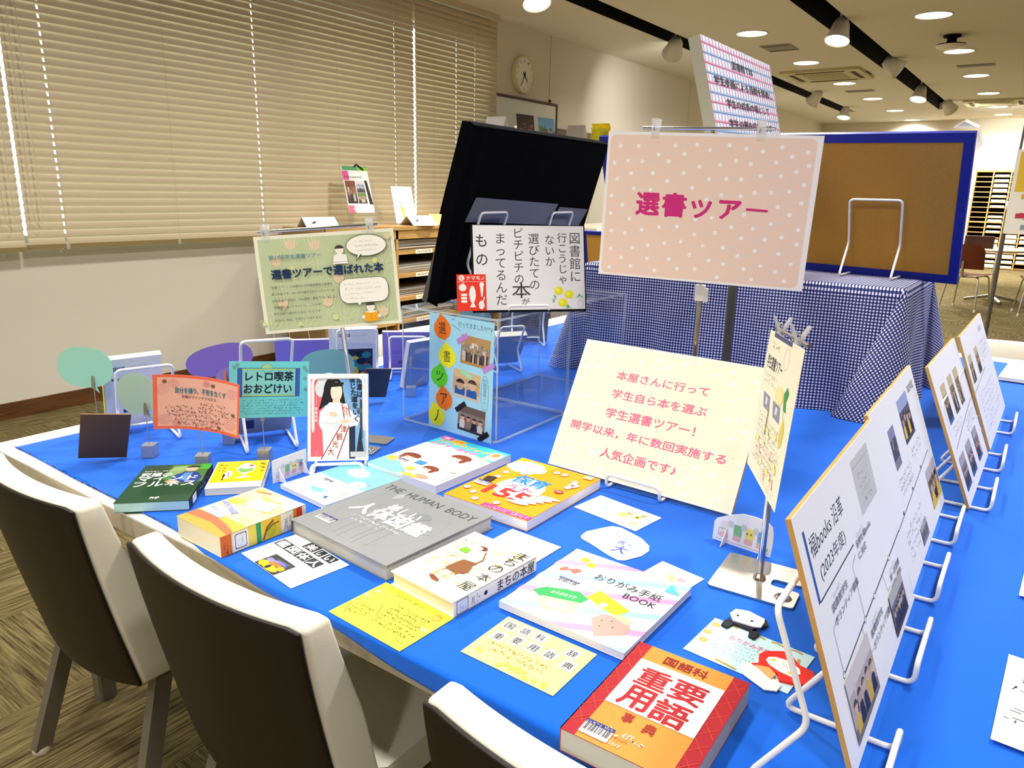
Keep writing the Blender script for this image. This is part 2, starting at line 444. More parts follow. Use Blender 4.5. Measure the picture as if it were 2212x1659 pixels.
# windows: aluminium frames and glass behind the blinds
M_PANE = clear_mat('window_glass', '#eef6f6', .01, .05)
for i, (y0, y1) in enumerate(((-1.2, 1.24), (1.24, 3.68), (3.68, 6.12))):
    b = MB(); x0, x1 = WX-.12, WX-.06
    for a, c, z0, z1 in ((y0, y1, .985, 1.03), (y0, y1, 2.675, 2.72), (y0, y0+.04, 1.03, 2.675), (y1-.04, y1, 1.03, 2.675), ((y0+y1)/2-.02, (y0+y1)/2+.02, 1.03, 2.675)):
        b.box(x0, x1, a, c, z0, z1, M_ALU)
    b.box(WX-.095, WX-.09, y0+.04, y1-.04, 1.03, 2.675, M_PANE)
    struct(b, 'window_%d' % (i+1))

# ------------------------------------------------------------------ venetian blinds
M_SLAT = mat('blind_slat', '#cbbb9c', .5, spec=.3)
M_RAIL = mat('blind_rail', '#8f7d52', .5)
M_CORD = mat('blind_cord', '#cfc4aa', .7)
def blind(label, y0, y1, holes, cords, bottom=.965):
    t = thing('venetian_blind', label, 'blind', flatM(-4.675, y0, bottom), 'venetian blinds over the windows')
    W_ = y1-y0; hx, hz = .007, .0238     # half slat: leans so its lower edge comes into the room
    b = MB(); n = int((2.9-bottom)/.044)
    cuts = [0]+sorted(sum(([h-q, h+q] for h, q in holes if q), []))+[W_]; holes = [h for h, q in holes]
    R = random.Random(int(y0*10))
    for k in range(n):
        z = .045+.044*k; sag = .0
        def pt(u, y):   # u -1 (room, low) .. 1 (window, high), slightly crowned
            return (-hx*u+.004*(1-u*u), y, z+hz*u+.0015*(1-u*u))
        us = [-1, -.45, .05, .45, 1]
        for i in range(len(cuts)-1):
            hole = i % 2 == 1
            for j in range(4):
                if hole and j in (1, 2): continue
                b.add([pt(us[j], cuts[i]), pt(us[j], cuts[i+1]), pt(us[j+1], cuts[i+1]), pt(us[j+1], cuts[i])], [(0, 1, 2, 3)], M_SLAT, True)
    b.build('slats', t, ml=Matrix.Identity(4))
    b = MB(); b.box(-.02, .02, 0, W_, -.003, .022, M_RAIL)
    for h in holes: b.box(-.022, .024, h-.01, h+.01, -.006, .024, M_CLIP)
    b.build('bottom_rail', t)
    b = MB(); b.box(-.03, .03, 0, W_, 2.9-bottom+.002, 2.95-bottom, M_SLAT); b.build('head_rail', t)
    for h in holes:
        b = MB(); b.tube([(.016, h+.009, .0), (.016, h+.009, 1.93)], .0009, M_CORD, 5); b.build('ladder_cord', t)
    for c in cords:
        b = MB(); d = .045
        b.tube([(.05, c, 1.95), (.05, c-.006, .2), (.05, c+.006, .145), (.05, c+d*.5, .12), (.05, c+d-.004, .15), (.05, c+d, 1.95)], .0022, M_CORD, 6)
        b.build('pull_cord', t)
    return t
blind('left window blind cut off by the left edge, pull cord near its end', -1.25, 1.845, [(.5, .003), (1.6, .003), (2.7, .003)], [3.0], .955)
blind('widest beige window blind filling the wall above the green sign', 1.862, 5.012, [(.2, .005), (.89, 0), (1.56, .0045), (2.28, 0), (2.92, .0016)], [.03])
blind('narrow right hand window blind beside the wall clock', 5.034, 6.19, [(.22, 0), (.54, .0018), (.81, .0022)], [])

# ------------------------------------------------------------------ lamps in the ceiling
M_GLOW = mat('lamp_glow', '#fff6e6', .5, emit=14.)
M_LAMPRIM = mat('lamp_rim', '#e6e2d8', .5)
def area(name, parent, size, power, loc, col=LAMP_COL, rot=None, spread=150):
    l = bpy.data.lights.new(name, 'AREA'); l.shape = 'DISK'; l.size = size; l.energy = power; l.color = col; l.spread = rad(spread)
    o = bpy.data.objects.new(name, l); C.objects.link(o); o.parent = parent
    o.matrix_local = Matrix.Translation(loc) @ (rot if rot is not None else Matrix.Identity(4)); return o
def downlight():
    t = thing('downlight', '', 'ceiling lamp', flatM(0, 0, HC), 'round recessed ceiling lamps')
    b = MB(); b.lathe([(.165, -.001), (.165, -.006), (.15, -.008), (.145, -.002), (.145, -.001)], M_LAMPRIM, 36); b.build('rim', t)
    b = MB(); b.lathe([(.0001, -.006), (.08, -.0055), (.145, -.003)], M_GLOW, 36); b.build('lens', t)
    area('downlight_lamp', t, .27, LAMP_W, (0, 0, -.012))
    return t
dl0 = downlight()
ROW = {'right': (-1.24, ['nearest round ceiling lamp of the right row, above the round ceiling device', 'second lamp of the right row, below the round ceiling device', 'third lamp from the front in the right ceiling row', 'fourth lamp from the front in the right ceiling row', 'fifth lamp of the right row, in front of the air vent', 'last small lamp of the right row, close to the back wall']),
       'left': (-2.89, ['nearest ceiling lamp of the middle row, right of the plaid sign top', 'second lamp of the middle row, between the two track slots', 'third lamp of the middle row, under the ceiling air unit', 'fourth lamp of the middle row, beside the small square vent', 'fifth lamp of the middle row, behind the right track end', 'last lamp of the middle row, just above the cork board frame'])}
first = True
for key in ('right', 'left'):
    x, labs = ROW[key]
    ys = [8.15+2.03*i for i in range(6)]
    if key == 'right': ys[5] = 17.75
    for y, lab in zip(ys, labs):
        o = dl0 if first else copy_tree(dl0)
        first = False; o.location = (x, y, HC); o['label'] = lab
# the grid carries on unseen; row behind the camera added to light upright signs
for x in (-2.89, -1.24, .41):
    for y, f in ((6.12, 1), (4.09, 1), (2.06, .9), (.03, .6), (-2.0, 1.1)):
        if y == 6.12 and x < -2: continue
        o = copy_tree(dl0); o.location = (x, y, HC)
        for ch in o.children:
            if ch.type == 'LIGHT': ch.data = ch.data.copy(); ch.data.energy = LAMP_W*f
        o['label'] = 'unseen round ceiling lamp carrying on the lamp grid, outside the picture'

def spotlight(label, x, y, aim, lit=True, power=SPOT_W, glow=True):
    """a track spotlight: bracket, stem and a cone shade that opens towards aim"""
    t = thing('track_spotlight', label, 'spotlight', flatM(x, y, HC), 'spotlights on the ceiling tracks')
    sh = mat('spot_shade', '#d3d0c6', .45, spec=.4)
    b = MB(); b.box(-.035, .035, -.075, .075, .1, .17, sh); b.build('bracket', t)
    b = MB(); b.tube([(0, 0, .1), (0, 0, .0), (0, 0, -.05)], .014, sh, 10); b.tube([(0, -.03, -.05), (0, .03, -.05)], .02, sh, 10); b.build('stem', t)
    d = Vector(aim).normalized(); q = Vector((0, 0, -1)).rotation_difference(d).to_matrix().to_4x4()
    M = Matrix.Translation((0, 0, -.07)) @ q
    b = MB(); b.lathe([(.0001, .08), (.055, .075), (.075, .03), (.09, -.05), (.115, -.13), (.111, -.13), (.087, -.05), (.07, .03)], sh, 28, M); b.build('shade', t)
    b = MB(); b.lathe([(.0001, -.11), (.106, -.118)], M_GLOW if lit else mat('lamp_off', '#b9b4a8', .4), 28, M); b.build('bulb', t)
    if lit and power:
        area('spot_lamp', t, .18, power, (M @ Vector((0, 0, -.135))), rot=q, spread=110)
    return t
spotlight('big lit track spotlight at the top edge of the picture above the clock', -3.66, 5.33, (.35, -.25, -1))
spotlight('track spotlight left of the plaid sign, turned to the wall', -3.66, 8.0, (-.75, 1.0, -.8), True, 7)
spotlight('large bright spotlight on the right track nearest the front', -1.98, 7.95, (-.05, -.35, -1))
spotlight('unlit looking spotlight seen from behind, middle of the right track', -1.95, 10.3, (.9, .5, -.6), False)
spotlight('glaring spotlight low on the right track', -2.0, 13.0, (-.1, -.35, -1))
spotlight('last spotlight at the far end of the right track, seen from behind', -1.87, 15.0, (.5, .75, -.75), True, 220)
spotlight('small side turned spotlight on the left track behind the plaid sign', -3.44, 12.9, (-.7, .5, -.8), True, 9)
spotlight('small bright spotlight at the far end of the left track', -3.55, 15.3, (-.05, -.3, -1))

# ceiling fittings
M_AC = mat('air_unit_plastic', '#c4ba90', .6); M_SLIT = mat('dark_slit', '#3b372c', .8)
def ac_unit(label, x, y, s):
    t = thing('ceiling_air_unit', label, 'air conditioner', flatM(x, y, HC))
    b = MB(); b.bbox(-s, s, -s, s, -.03, -.001, M_AC, .03); b.build('panel', t)
    b = MB(); b.box(-s*.5, s*.5, -s*.5, s*.5, -.036, -.03, mat('air_grille', '#a69c76', .7)); b.build('grille', t)
    for k in range(4):
        b = MB(); b.box(-s*.62, s*.62, s*.72, s*.84, -.034, -.03, M_SLIT); b.build('air_slot', t, ml=Matrix.Rotation(k*pi/2, 4, 'Z'))
ac_unit('square ceiling air unit between the two track slots', -2.9, 11.25, .5)
ac_unit('square ceiling air unit far back on the right', -1.22, 15.5, .45)
for lab, x, y, sx, sy in (('grey square ceiling hatch right of the plaid sign', -2.88, 9.05, .16, .2), ('thin dark ceiling vent behind the first air unit', -2.87, 13.15, .2, .1), ('thin dark ceiling vent beside the right lamp row', -1.17, 11.3, .2, .08)):
    b = MB(); b.box(-sx, sx, -sy, sy, -.008, -.001, mat('vent_grey', '#8e8a7c', .7)); b.box(-sx*.9, sx*.9, -sy*.8, -sy*.6, -.009, -.008, M_SLIT); b.box(-sx*.9, sx*.9, sy*.6, sy*.8, -.009, -.008, M_SLIT)
    o = b.build('ceiling_vent', mw=flatM(x, y, HC)); tag(o, lab, 'vent')
b = MB()
for w, l in ((.07, .14), (.05, .11)):
    pass
b.box(-.11, .11, -.15, -.12, -.006, -.001, M_SLIT); b.box(-.11, .11, .12, .15, -.006, -.001, M_SLIT); b.box(-.11, -.08, -.15, .15, -.006, -.001, M_SLIT); b.box(.08, .11, -.15, .15, -.006, -.001, M_SLIT)
tag(b.build('ceiling_hatch', mw=flatM(-2.49, 11.32, HC)), 'small dark square outline on the ceiling beside the right track', 'hatch')
t = thing('ceiling_device', 'dark stemmed device with a white round dish hanging from the ceiling', 'ceiling device', flatM(-1.2, 9.2, HC))
b = MB(); b.lathe([(.08, -.001), (.08, -.02), (.045, -.03), (.045, -.07), (.13, -.085), (.14, -.095)], M_BLACK, 28); b.build('mount', t)
b = MB(); b.lathe([(.14, -.096), (.13, -.118), (.07, -.132), (.0001, -.135)], mat('white_plastic', '#e8e4d6', .4), 28); b.build('dish', t)

# ------------------------------------------------------------------ wall clock and whiteboard
def wallM(y, z, x=WX+.001):   # face looks into the room (+X); right of the picture is +Y
    return Matrix(((0, 0, 1, x), (1, 0, 0, y), (0, 1, 0, z), (0, 0, 0, 1)))
t = thing('wall_clock', 'round cream rimmed wall clock with black hands above the whiteboard', 'clock', wallM(6.715, 2.49))
b = MB(); b.lathe([(.182, 0), (.186, .02), (.18, .045), (.168, .05), (.163, .04), (.163, .03)], mat('clock_rim', '#ddd3a6', .4), 48); b.build('rim', t)
f = Sheet(.33, .33, .004, '#e9e8e2', outline=[(.5+.5*cos(2*pi*i/48), .5-.5*sin(2*pi*i/48)) for i in range(48)])
for i in range(12):
    a = 2*pi*i/12; n_ = str(12 if i == 0 else i); x, y = .5+.4*sin(a), .5-.4*cos(a)
    k = .062 if len(n_) == 2 else .03
    f.text(n_, x-k*.5, y-.04, x+k*.5, y+.04, '#26262a', .01)
f.build('dial', t, ml=Matrix.Translation((0, 0, .034)))
def hand(name, ang, ln, wd, z):
    b = MB(); a = rad(ang); d = Vector((sin(a), cos(a))); n = Vector((-d.y, d.x))*wd
    p = [d*-.035+n, d*-.035-n, d*ln-n*.6, d*ln+n*.6]; b.prism([(q.x, q.y) for q in p], z, z+.002, M_BLACK); b.build(name, t)
hand('hour_hand', 137, .085, .006, .036); hand('minute_hand', 209, .125, .0045, .039)
b = MB(); b.lathe([(.0001, .0), (.01, .0), (.01, .045), (.0001, .046)], M_BLACK, 12); b.build('hub', t)

t = thing('whiteboard', 'brown framed whiteboard hanging on the wall under the clock', 'whiteboard', wallM(6.715, 1.85))
M_WBF = mat('whiteboard_frame', '#4b382c', .5)
b = MB(); b.box(-.65, .65, -.41, .41, 0, .015, mat('whiteboard_enamel', '#dfe0d6', .25, spec=.5)); b.build('panel', t)
b = MB()
for a in ((-.67, .67, .395, .42), (-.67, .67, -.42, -.395), (-.67, -.648, -.395, .395), (.648, .67, -.395, .395)): b.box(a[0], a[1], a[2], a[3], 0, .024, M_WBF)
b.build('frame', t)
for x in (-.53, .53):
    b = MB(); b.box(x-.012, x+.012, .42, .455, 0, .012, M_WBF); b.tube([(x, .44, .012), (x, .44, .026)], .006, M_WBF, 8); b.build('hanger', t)
b = MB(); b.box(-4.63, -4.33, 5.72, 7.5, 0, 1.845, mat('grey_cabinet', '#a79f8b', .5)); b.box(-4.33, -4.318, 5.76, 6.6, .06, 1.8, mat('cabinet_door', '#b3ab97', .5)); b.box(-4.33, -4.318, 6.62, 7.46, .06, 1.8, mat('cabinet_door', '#b3ab97', .5))
tag(b.build('tall_cabinet'), 'tall grey cabinet mostly hidden behind the black cloth board', 'cabinet')
def tent(name, label, M, w, h, d, col, draw=None, group=None):
    """a folded paper tent: two leaning faces and its open sides"""
    t = thing(name, label, 'card', M, group); a = math.atan2(d, h); L = math.hypot(h, d)
    for s in (1, -1):
        sh = Sheet(w, L, .0008, col)
        if s == 1 and draw: draw(sh)
        q = Matrix.Rotation(0 if s == 1 else pi, 4, 'Z') @ Matrix.Translation((0, -d/2, h/2)) @ Matrix.Rotation(pi/2-a, 4, 'X')
        sh.build('front_panel' if s == 1 else 'back_panel', t, ml=q)
    return t
tent('tent_card', 'white paper tent card peeking over the left top of the black board', Matrix.Translation((-4.42, 5.86, 1.847)) @ Matrix.Rotation(rad(10), 4, 'Z'), .2, .155, .085, '#eceaf0')
tent('tent_card', 'white paper tent card peeking over the top between whiteboard and cork board', Matrix.Translation((-4.42, 7.3, 1.847)) @ Matrix.Rotation(rad(10), 4, 'Z'), .2, .19, .1, '#eceaf0')
for lab, y, top, pal in (('clear photo stand with a dark picture, before the whiteboard', 6.31, '#3b2a22', ('#c99a5c', '#4a3020', '#7a5236')), ('clear photo stand with a picture of sky and meadow, before the whiteboard', 6.68, '#6fa0d0', ('#8a4a3a', '#4f7a3a', '#6a8a4a'))):
    t = thing('photo_stand', lab, 'photo stand', poseM((-4.4, y, 1.94), 80, 8))
    b = MB(); b.box(-.15, .14, -.09, .12, -.004, -.0005, M_ACRYL); b.box(-.15, .14, -.09, -.086, -.06, -.004, M_ACRYL); b.build('acrylic_holder', t)
    s = Sheet(.24, .21, .0005, top); R = random.Random(int(y*100))
    for k in range(34):
        u, v = R.uniform(0, .85), R.uniform(.35, .85); s.rect(u, v, min(1, u+R.uniform(.05, .2)), min(1, v+R.uniform(.05, .2)), R.choice(pal))
    s.build('picture', t, ml=Matrix.Translation((0, .015, .001)))

# ------------------------------------------------------------------ newspaper rack below the blinds
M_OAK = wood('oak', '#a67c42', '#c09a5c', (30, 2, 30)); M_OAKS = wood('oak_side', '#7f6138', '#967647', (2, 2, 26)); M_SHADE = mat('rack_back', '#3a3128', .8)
RX0, RX1, RY0, RY1, RT = -4.63, -4.2, 3.56, 5.66, 1.05
DIV = [RY0, 4.3, 5.05, RY1]
t = thing('newspaper_rack', 'low oak newspaper rack with open shelves under the window', 'rack', flatM(0, 0, 0))
b = MB(); b.box(RX0, RX1+.01, RY0-.01, RY1+.01, RT-.03, RT, M_OAK); b.build('top', t)
b = MB(); b.box(RX1-.02, RX1, RY0+.02, RY1-.02, RT-.1, RT-.03, M_OAK); b.build('top_rail', t)
for k, y in enumerate(DIV):
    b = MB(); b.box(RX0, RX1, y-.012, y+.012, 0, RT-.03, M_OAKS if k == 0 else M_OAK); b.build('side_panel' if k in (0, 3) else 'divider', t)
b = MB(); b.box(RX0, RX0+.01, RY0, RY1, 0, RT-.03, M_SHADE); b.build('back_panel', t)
SHZ = [.86-.185*i for i in range(5)]
PAPERS = ['日本経済新聞', '朝日新聞', '毎日新聞', '産経新聞', '中国新聞']
for c in range(3):
    for r, z in enumerate(SHZ):
        b = MB(); b.box(RX0+.01, RX1-.005, DIV[c]+.012, DIV[c+1]-.012, z-.032, z, M_OAK); sb = b.build('shelf', t)
        if c in (0, 1):
            s = Sheet(.2, .034, .0006, '#f3e9cf'); s.text(PAPERS[(r+c*2) % 5], .08, .25, .92, .78, '#6a5a44', .01)
            s.build('name_plate', sb, mw=wallM((DIV[c]+DIV[c+1])/2-.06, z-.016, RX1-.004))
M_NEWS = mat('newsprint', '#cfcabb', .9, noise=.08, nscale=40)
M_NEWSD = mat('newsprint_print', '#a9a498', .9, noise=.25, nscale=120)
def paper_pile(lab, y0, y1, z, seed, n=7):
    R = random.Random(seed); b = MB(); zz = z+.001
    for k in range(n):
        h = R.uniform(.005, .012); dx = R.uniform(-.03, .0); dy = R.uniform(-.01, .01); w = R.uniform(.004, .016)
        def fn(u, v, zz=zz, h=h, w=w, dx=dx, dy=dy, top=True):
            y = y0+.02+dy+(y1-y0-.06)*u; x = -4.6+(.37+dx)*v
            return (x, y, zz+h+w*sin(u*pi)*(.4+.6*v)*.6)
        b.grid(fn, 10, 3, M_NEWS if k % 2 else M_NEWSD)
        pts = [fn(i/10, 1) for i in range(11)]
        b.add(pts+[(p[0], p[1], p[2]-h) for p in pts], [(i, 11+i, 12+i, i+1) for i in range(10)], M_NEWS if k % 2 else M_NEWSD)
        zz += h+.001
    b.box(-4.6, -4.25, y0+.03, y1-.05, z+.001, z+.004, M_NEWS)
    o = b.build('newspaper_pile'); tag(o, lab, 'newspapers', 'piles of newspapers in the rack')
ORD = ['top', 'second', 'third', 'fourth', 'lowest']
for c, side in ((0, 'left column of the rack'), (1, 'middle column, right of the green sign')):
    for r, z in enumerate(SHZ):
        paper_pile('pile of folded newspapers on the %s shelf, %s' % (ORD[r], side), DIV[c], DIV[c+1], z, c*10+r)
# things on the rack
def magazine(s):
    s.rect(.02, .0, 1, .09, '#5aa070'); s.rect(.6, .02, 1, .09, '#8cc63f'); s.rect(0, .1, .23, .3, '#e2559a')
    s.text('fukuyama', .06, .2, .72, .27, '#4a3a40', .01); s.photo(.03, .31, .42, .8, 5, '#7d4d33', '#8a6a50', '#3e2f27', 8); s.photo(.44, .31, .78, .58, 6, '#d8d4da', '#b0b7c8', '#8d8a86', 6)
    s.photo(.44, .58, .78, .8, 8, '#6f8a4f', '#a59a7d', '#4b4034', 6); s.poly([(.8, .3), (.9, .3), (1, .82), (.86, .82)], '#2a2420')
    s.poly([(0, .84), (.24, .84), (.2, .93), (.28, 1), (0, 1)], '#e8708c'); s.para(.32, .84, .95, .97, 3, '#c89a6a', 10, 4)
t = thing('brochure_stand', 'clear acrylic stand holding a colourful town magazine on the rack', 'brochure stand', poseM((-4.4, 4.16, RT+.002), 82, 16))
b = MB(); b.box(-.15, .15, .02, .36, -.004, -.001, M_ACRYL); b.box(-.15, .15, .03, .035, -.001, .04, M_ACRYL); b.box(-.15, .15, .03, .11, .038, .042, M_ACRYL); b.box(-.15, .15, .0, .02, -.1, .0, M_ACRYL); b.build('holder', t)
t = thing('magazine', 'town magazine with a pink corner and photo cover in a clear stand', 'magazine', poseM((-4.4, 4.16, RT+.002), 82, 16))
s = Sheet(.235, .36, .006, '#f3f1ee'); magazine(s); s.build('cover', t, ml=Matrix.Translation((-.02, .275, .018)))
b = MB(); b.tube(fillet([(-.02, .45, .021), (-.0, .47, .024), (.03, .45, .022), (.06, .43, .021)], .01), .006, M_BLACK, 6); b.build('black_ribbon', t)
def pamph(s):
    s.text('NEWSPAPER', .05, .08, .95, .13, '#58b4cc', .0); s.text('自由に', .55, .34, .85, .42, '#58c0d8'); s.text('お読み', .55, .44, .92, .52, '#58c0d8')
    s.poly([(.3, .56), (.5, .56), (.46, .92), (.38, .92)], '#d8c46a'); s.line([(.36, .56), (.3, .42), (.38, .36), (.42, .5)], .004, '#3a3a3a')
t = thing('pamphlet', 'white leaflet with light blue lettering in a clear stand on the rack', 'leaflet', poseM((-4.38, 4.6, RT+.001), 82, 14))
s = Sheet(.21, .3, .002, '#f6f6f4'); pamph(s); s.build('sheet', t, ml=Matrix.Translation((0, .16, .004)))
b = MB(); b.box(-.11, .11, .0, .31, -.005, -.001, M_ACRYL); b.box(-.11, .11, 0, .006, -.001, .02, M_ACRYL); b.build('clear_backing', t)
def bird(s):
    s.poly([(.2, .5), (.3, .42), (.36, .3), (.34, .52), (.28, .6), (.22, .56)], '#2b2b2b'); s.scrib(.42, .42, .9, .58, '#a9a39a', 6, 2, .0015)
tent('tent_card', 'white tent card at the left end of the rack top', Matrix.Translation((-4.36, 3.66, RT)) @ Matrix.Rotation(rad(78), 4, 'Z'), .26, .075, .08, '#f6f4ee', bird)
tent('tent_card', 'white tent card on the rack beside the yellow one', Matrix.Translation((-4.265, 4.62, RT)) @ Matrix.Rotation(rad(78), 4, 'Z'), .24, .075, .1, '#f4f2f4', bird)
tent('tent_card', 'yellow tent card on the rack next to the black board', Matrix.Translation((-4.3, 4.93, RT)) @ Matrix.Rotation(rad(78), 4, 'Z'), .26, .085, .09, '#efcf6a', lambda s: s.scrib(.25, .4, .8, .7, '#b8862e', 4, 3, .002))

# ------------------------------------------------------------------ far end of the room
t = thing('white_counter', 'white topped side counter seen between the black board and the pink sign', 'counter', flatM(0, 0, 0))
b = MB(); b.box(-4.3, -3.66, 6.5, 8.2, .97, 1.0, mat('cream_laminate', '#e9e3cf', .4)); b.build('worktop', t)
b = MB(); b.box(-4.2, -3.78, 6.56, 8.1, 0, .97, mat('counter_body', '#cdbf98', .5)); b.box(-3.78, -3.76, 6.54, 6.6, 0, .97, M_OAK); b.build('body', t)
def cork_board(name_lab, w, h, M, corners=True, t_=.02):
    t = thing('cork_board', name_lab, 'cork board', M)
    m = mat('blue_frame', '#12208a', .4, spec=.4); f = .026
    b = MB(); b.box(-w/2+f, w/2-f, -h/2+f, h/2-f, -t_+.004, -.004, cork_mat()); b.build('cork_panel', t)
    for nm, a in (('frame_rail', (-w/2, w/2, h/2-f, h/2)), ('frame_rail', (-w/2, w/2, -h/2, -h/2+f)), ('frame_stile', (-w/2, -w/2+f, -h/2+f, h/2-f)), ('frame_stile', (w/2-f, w/2, -h/2+f, h/2-f))):
        b = MB(); b.box(*a, -t_, 0, m); b.build(nm, t)
    if corners:
        b = MB(); b.prism([(w/2+.004, h/2+.012), (w/2-.055, h/2+.012), (w/2-.03, h/2+.03)], -t_-.004, .0, M_CLIP); b.prism([(w/2+.004, h/2+.004), (w/2+.004, h/2-.055), (w/2+.02, h/2-.03)], -t_-.004, 0, M_CLIP)
        b.build('corner_guard', t)
    return t
cork_board('small blue framed cork board behind the left edge of the pink sign', .9, 1.085, poseM((-2.42, 5.0, .531), 0, -12, 0), False)
# pigeonhole shelf
t = thing('pigeonhole_shelf', 'brown pigeonhole shelf full of paper trays against the back wall', 'shelf', flatM(0, 0, 0))
M_PH = wood('pigeonhole_wood', '#8a6a34', '#a5844a', (20, 20, 4)); PX0, PX1, PY0 = -1.56, .55, 18.2
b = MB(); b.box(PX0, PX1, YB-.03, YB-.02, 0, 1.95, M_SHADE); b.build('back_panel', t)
ncol = 7; cw = (PX1-PX0)/ncol
for k in range(ncol+1):
    b = MB(); b.box(PX0+cw*k-.012, PX0+cw*k+.012, PY0, YB-.03, 0, 1.95, M_PH); b.build('upright', t)
for k in range(20):
    z = .02+.0995*k
    b = MB(); b.box(PX0, PX1, PY0+.004, YB-.03, z-.008, z+(.008 if k not in (9, 19) else .02), M_PH if k != 19 else mat('yellow_top_strip', '#d9c04e', .5)); b.build('shelf', t)
R = random.Random(9); pb = MB()
for c in range(ncol):
    for k in range(19):
        if c == 0 and R.random() < .93: continue
        if R.random() < .12: continue
        z = .02+.0995*k+.009; pb.box(PX0+cw*c+.03, PX0+cw*(c+1)-.03, PY0+R.uniform(.005, .05), YB-.06, z, z+R.uniform(.03, .07), mat('tray_paper', '#d6d6d8', .8))
tag(pb.build('tray_papers'), 'stacks of white paper filling the pigeonholes', 'papers', kind='stuff')
s = Sheet(.22, .07, .001, '#f0efe8'); s.para(.1, .2, .9, .8, 2, '#5a5a5a', 9, 3, .004)
tag(s.build('wall_notice', mw=poseM((-1.14, 18.59, 2.05), 0, 0)), 'small white notice on the back wall above the pigeonhole shelf', 'notice')
# round table with two shell chairs
def shell_chair(lab, x, y, deg):
    t = thing('shell_chair', lab, 'chair', flatM(x, y, 0, deg), 'brown shell chairs at the round table')
    mw = mat('shell_wood', '#5e2410', .3, spec=.5)
    b = MB(); b.grid(lambda u, v: ((u-.5)*.42*(1-.12*max(0, 2*abs(v-.5)-.7)), -.2+.4*v, .44+.02*(2*u-1)**2-.02*v), 10, 8, mw)
    b.grid(lambda u, v: ((u-.5)*.42*(1-.12*max(0, 2*abs(v-.5)-.7)), -.2+.4*v, .432+.02*(2*u-1)**2-.02*v), 10, 8, mw); b.build('seat', t)
    def back(off):
        return lambda u, v: ((u-.5)*.42*(1-.35*max(0, v-.7)**2*9*(2*abs(u-.5))**3), .21+.05*v+off-.05*(2*u-1)**2, .52+.3*v)
    b = MB(); b.grid(back(0), 12, 8, mw); b.grid(back(.009), 12, 8, mw); b.build('backrest', t)
    b = MB(); b.tube(fillet([(0, .05, .43), (0, .23, .43), (0, .25, .62)], .05), .018, M_CHROME, 8); b.build('back_support', t)
    for sx in (-1, 1):
        for sy in (-1, 1):
            b = MB(); b.tube(fillet([(sx*.05, sy*.08, .425), (sx*.17, sy*.17, .42), (sx*.21, sy*.23, .02)], .04), .011, M_CHROME, 8); l = b.build('leg', t)
            b = MB(); b.lathe([(.014, 0), (.016, .02), (.012, .035)], mat('white_foot', '#e6e0c8', .5), 10, Matrix.Translation((sx*.21, sy*.23, 0))); b.build('foot_cap', l)
shell_chair('brown shell chair with chrome legs right of the cork board edge', -.84, 11.05, 165)
shell_chair('brown shell chair cut off by the right edge of the picture', -.08, 11.1, 190)
t = thing('round_table', 'small round white topped table between the brown shell chairs', 'table', flatM(-.62, 12.1, 0))
b = MB(); b.lathe([(.0001, .69), (.38, .69), (.4, .705), (.4, .715), (.38, .72), (.0001, .72)], mat('cream_top', '#e4dcc0', .4), 40); b.build('table_top', t)
b = MB(); b.tube([(0, 0, .08), (0, 0, .69)], .03, M_CHROME, 14); b.build('column', t)
b = MB()
for k in range(4):
    a = k*pi/2+.4; b.tube([(0, 0, .09), (.33*cos(a), .33*sin(a), .03)], .022, M_CHROME, 8)
b.build('cross_foot', t)
b = MB(); b.bbox(-.17, .17, -.06, .06, 0, .16, mat('leather_bag', '#4a2a20', .5), .03)
tag(b.build('bag', mw=flatM(-.86, 12.0, .721, 10)), 'dark brown bag on the round table', 'bag')
# sign stand at the right edge
t = thing('sign_stand', 'slim grey sign stand with a knob, at the right edge before the shelf', 'sign stand', flatM(-.3, 6.0, 0))
b = MB(); b.lathe([(.2, 0), (.2, .012), (.03, .02), (.02, .05)], mat('grey_metal', '#77746a', .35, metal=.8), 32); b.build('base', t)
b = MB(); b.tube([(0, 0, .04), (.0, 0, 1.31)], .014, mat('grey_metal', '#77746a', .35, metal=.8), 10); b.tube([(0, 0, 1.3), (.012, 0, 2.0)], .008, mat('grey_metal', '#77746a', .35, metal=.8), 10); b.build('pole', t)
b = MB(); b.lathe([(.017, 0), (.02, .01), (.02, .045), (.012, .05)], mat('white_plastic', '#e8e4d6', .4), 14, Matrix.Translation((0, 0, 1.29))); b.build('knob', t)
s = Sheet(.75, .53, .004, '#f2ede0'); s.rect(.03, .03, .97, .5, '#e3bc3c')
R = random.Random(3)
for k in range(40):
    u, v = R.uniform(.03, .9), R.uniform(.52, .9); s.rect(u, v, u+.05, v+.06, R.choice(('#c23b4e', '#3a6aa0', '#7d8a92', '#d8a84a', '#8aa2a8', '#b7b3aa')))
tag(s.build('poster', mw=poseM((.07, 5.97, 1.4), 0, 0)), 'yellow and white poster with tiny pictures at the right edge', 'poster')
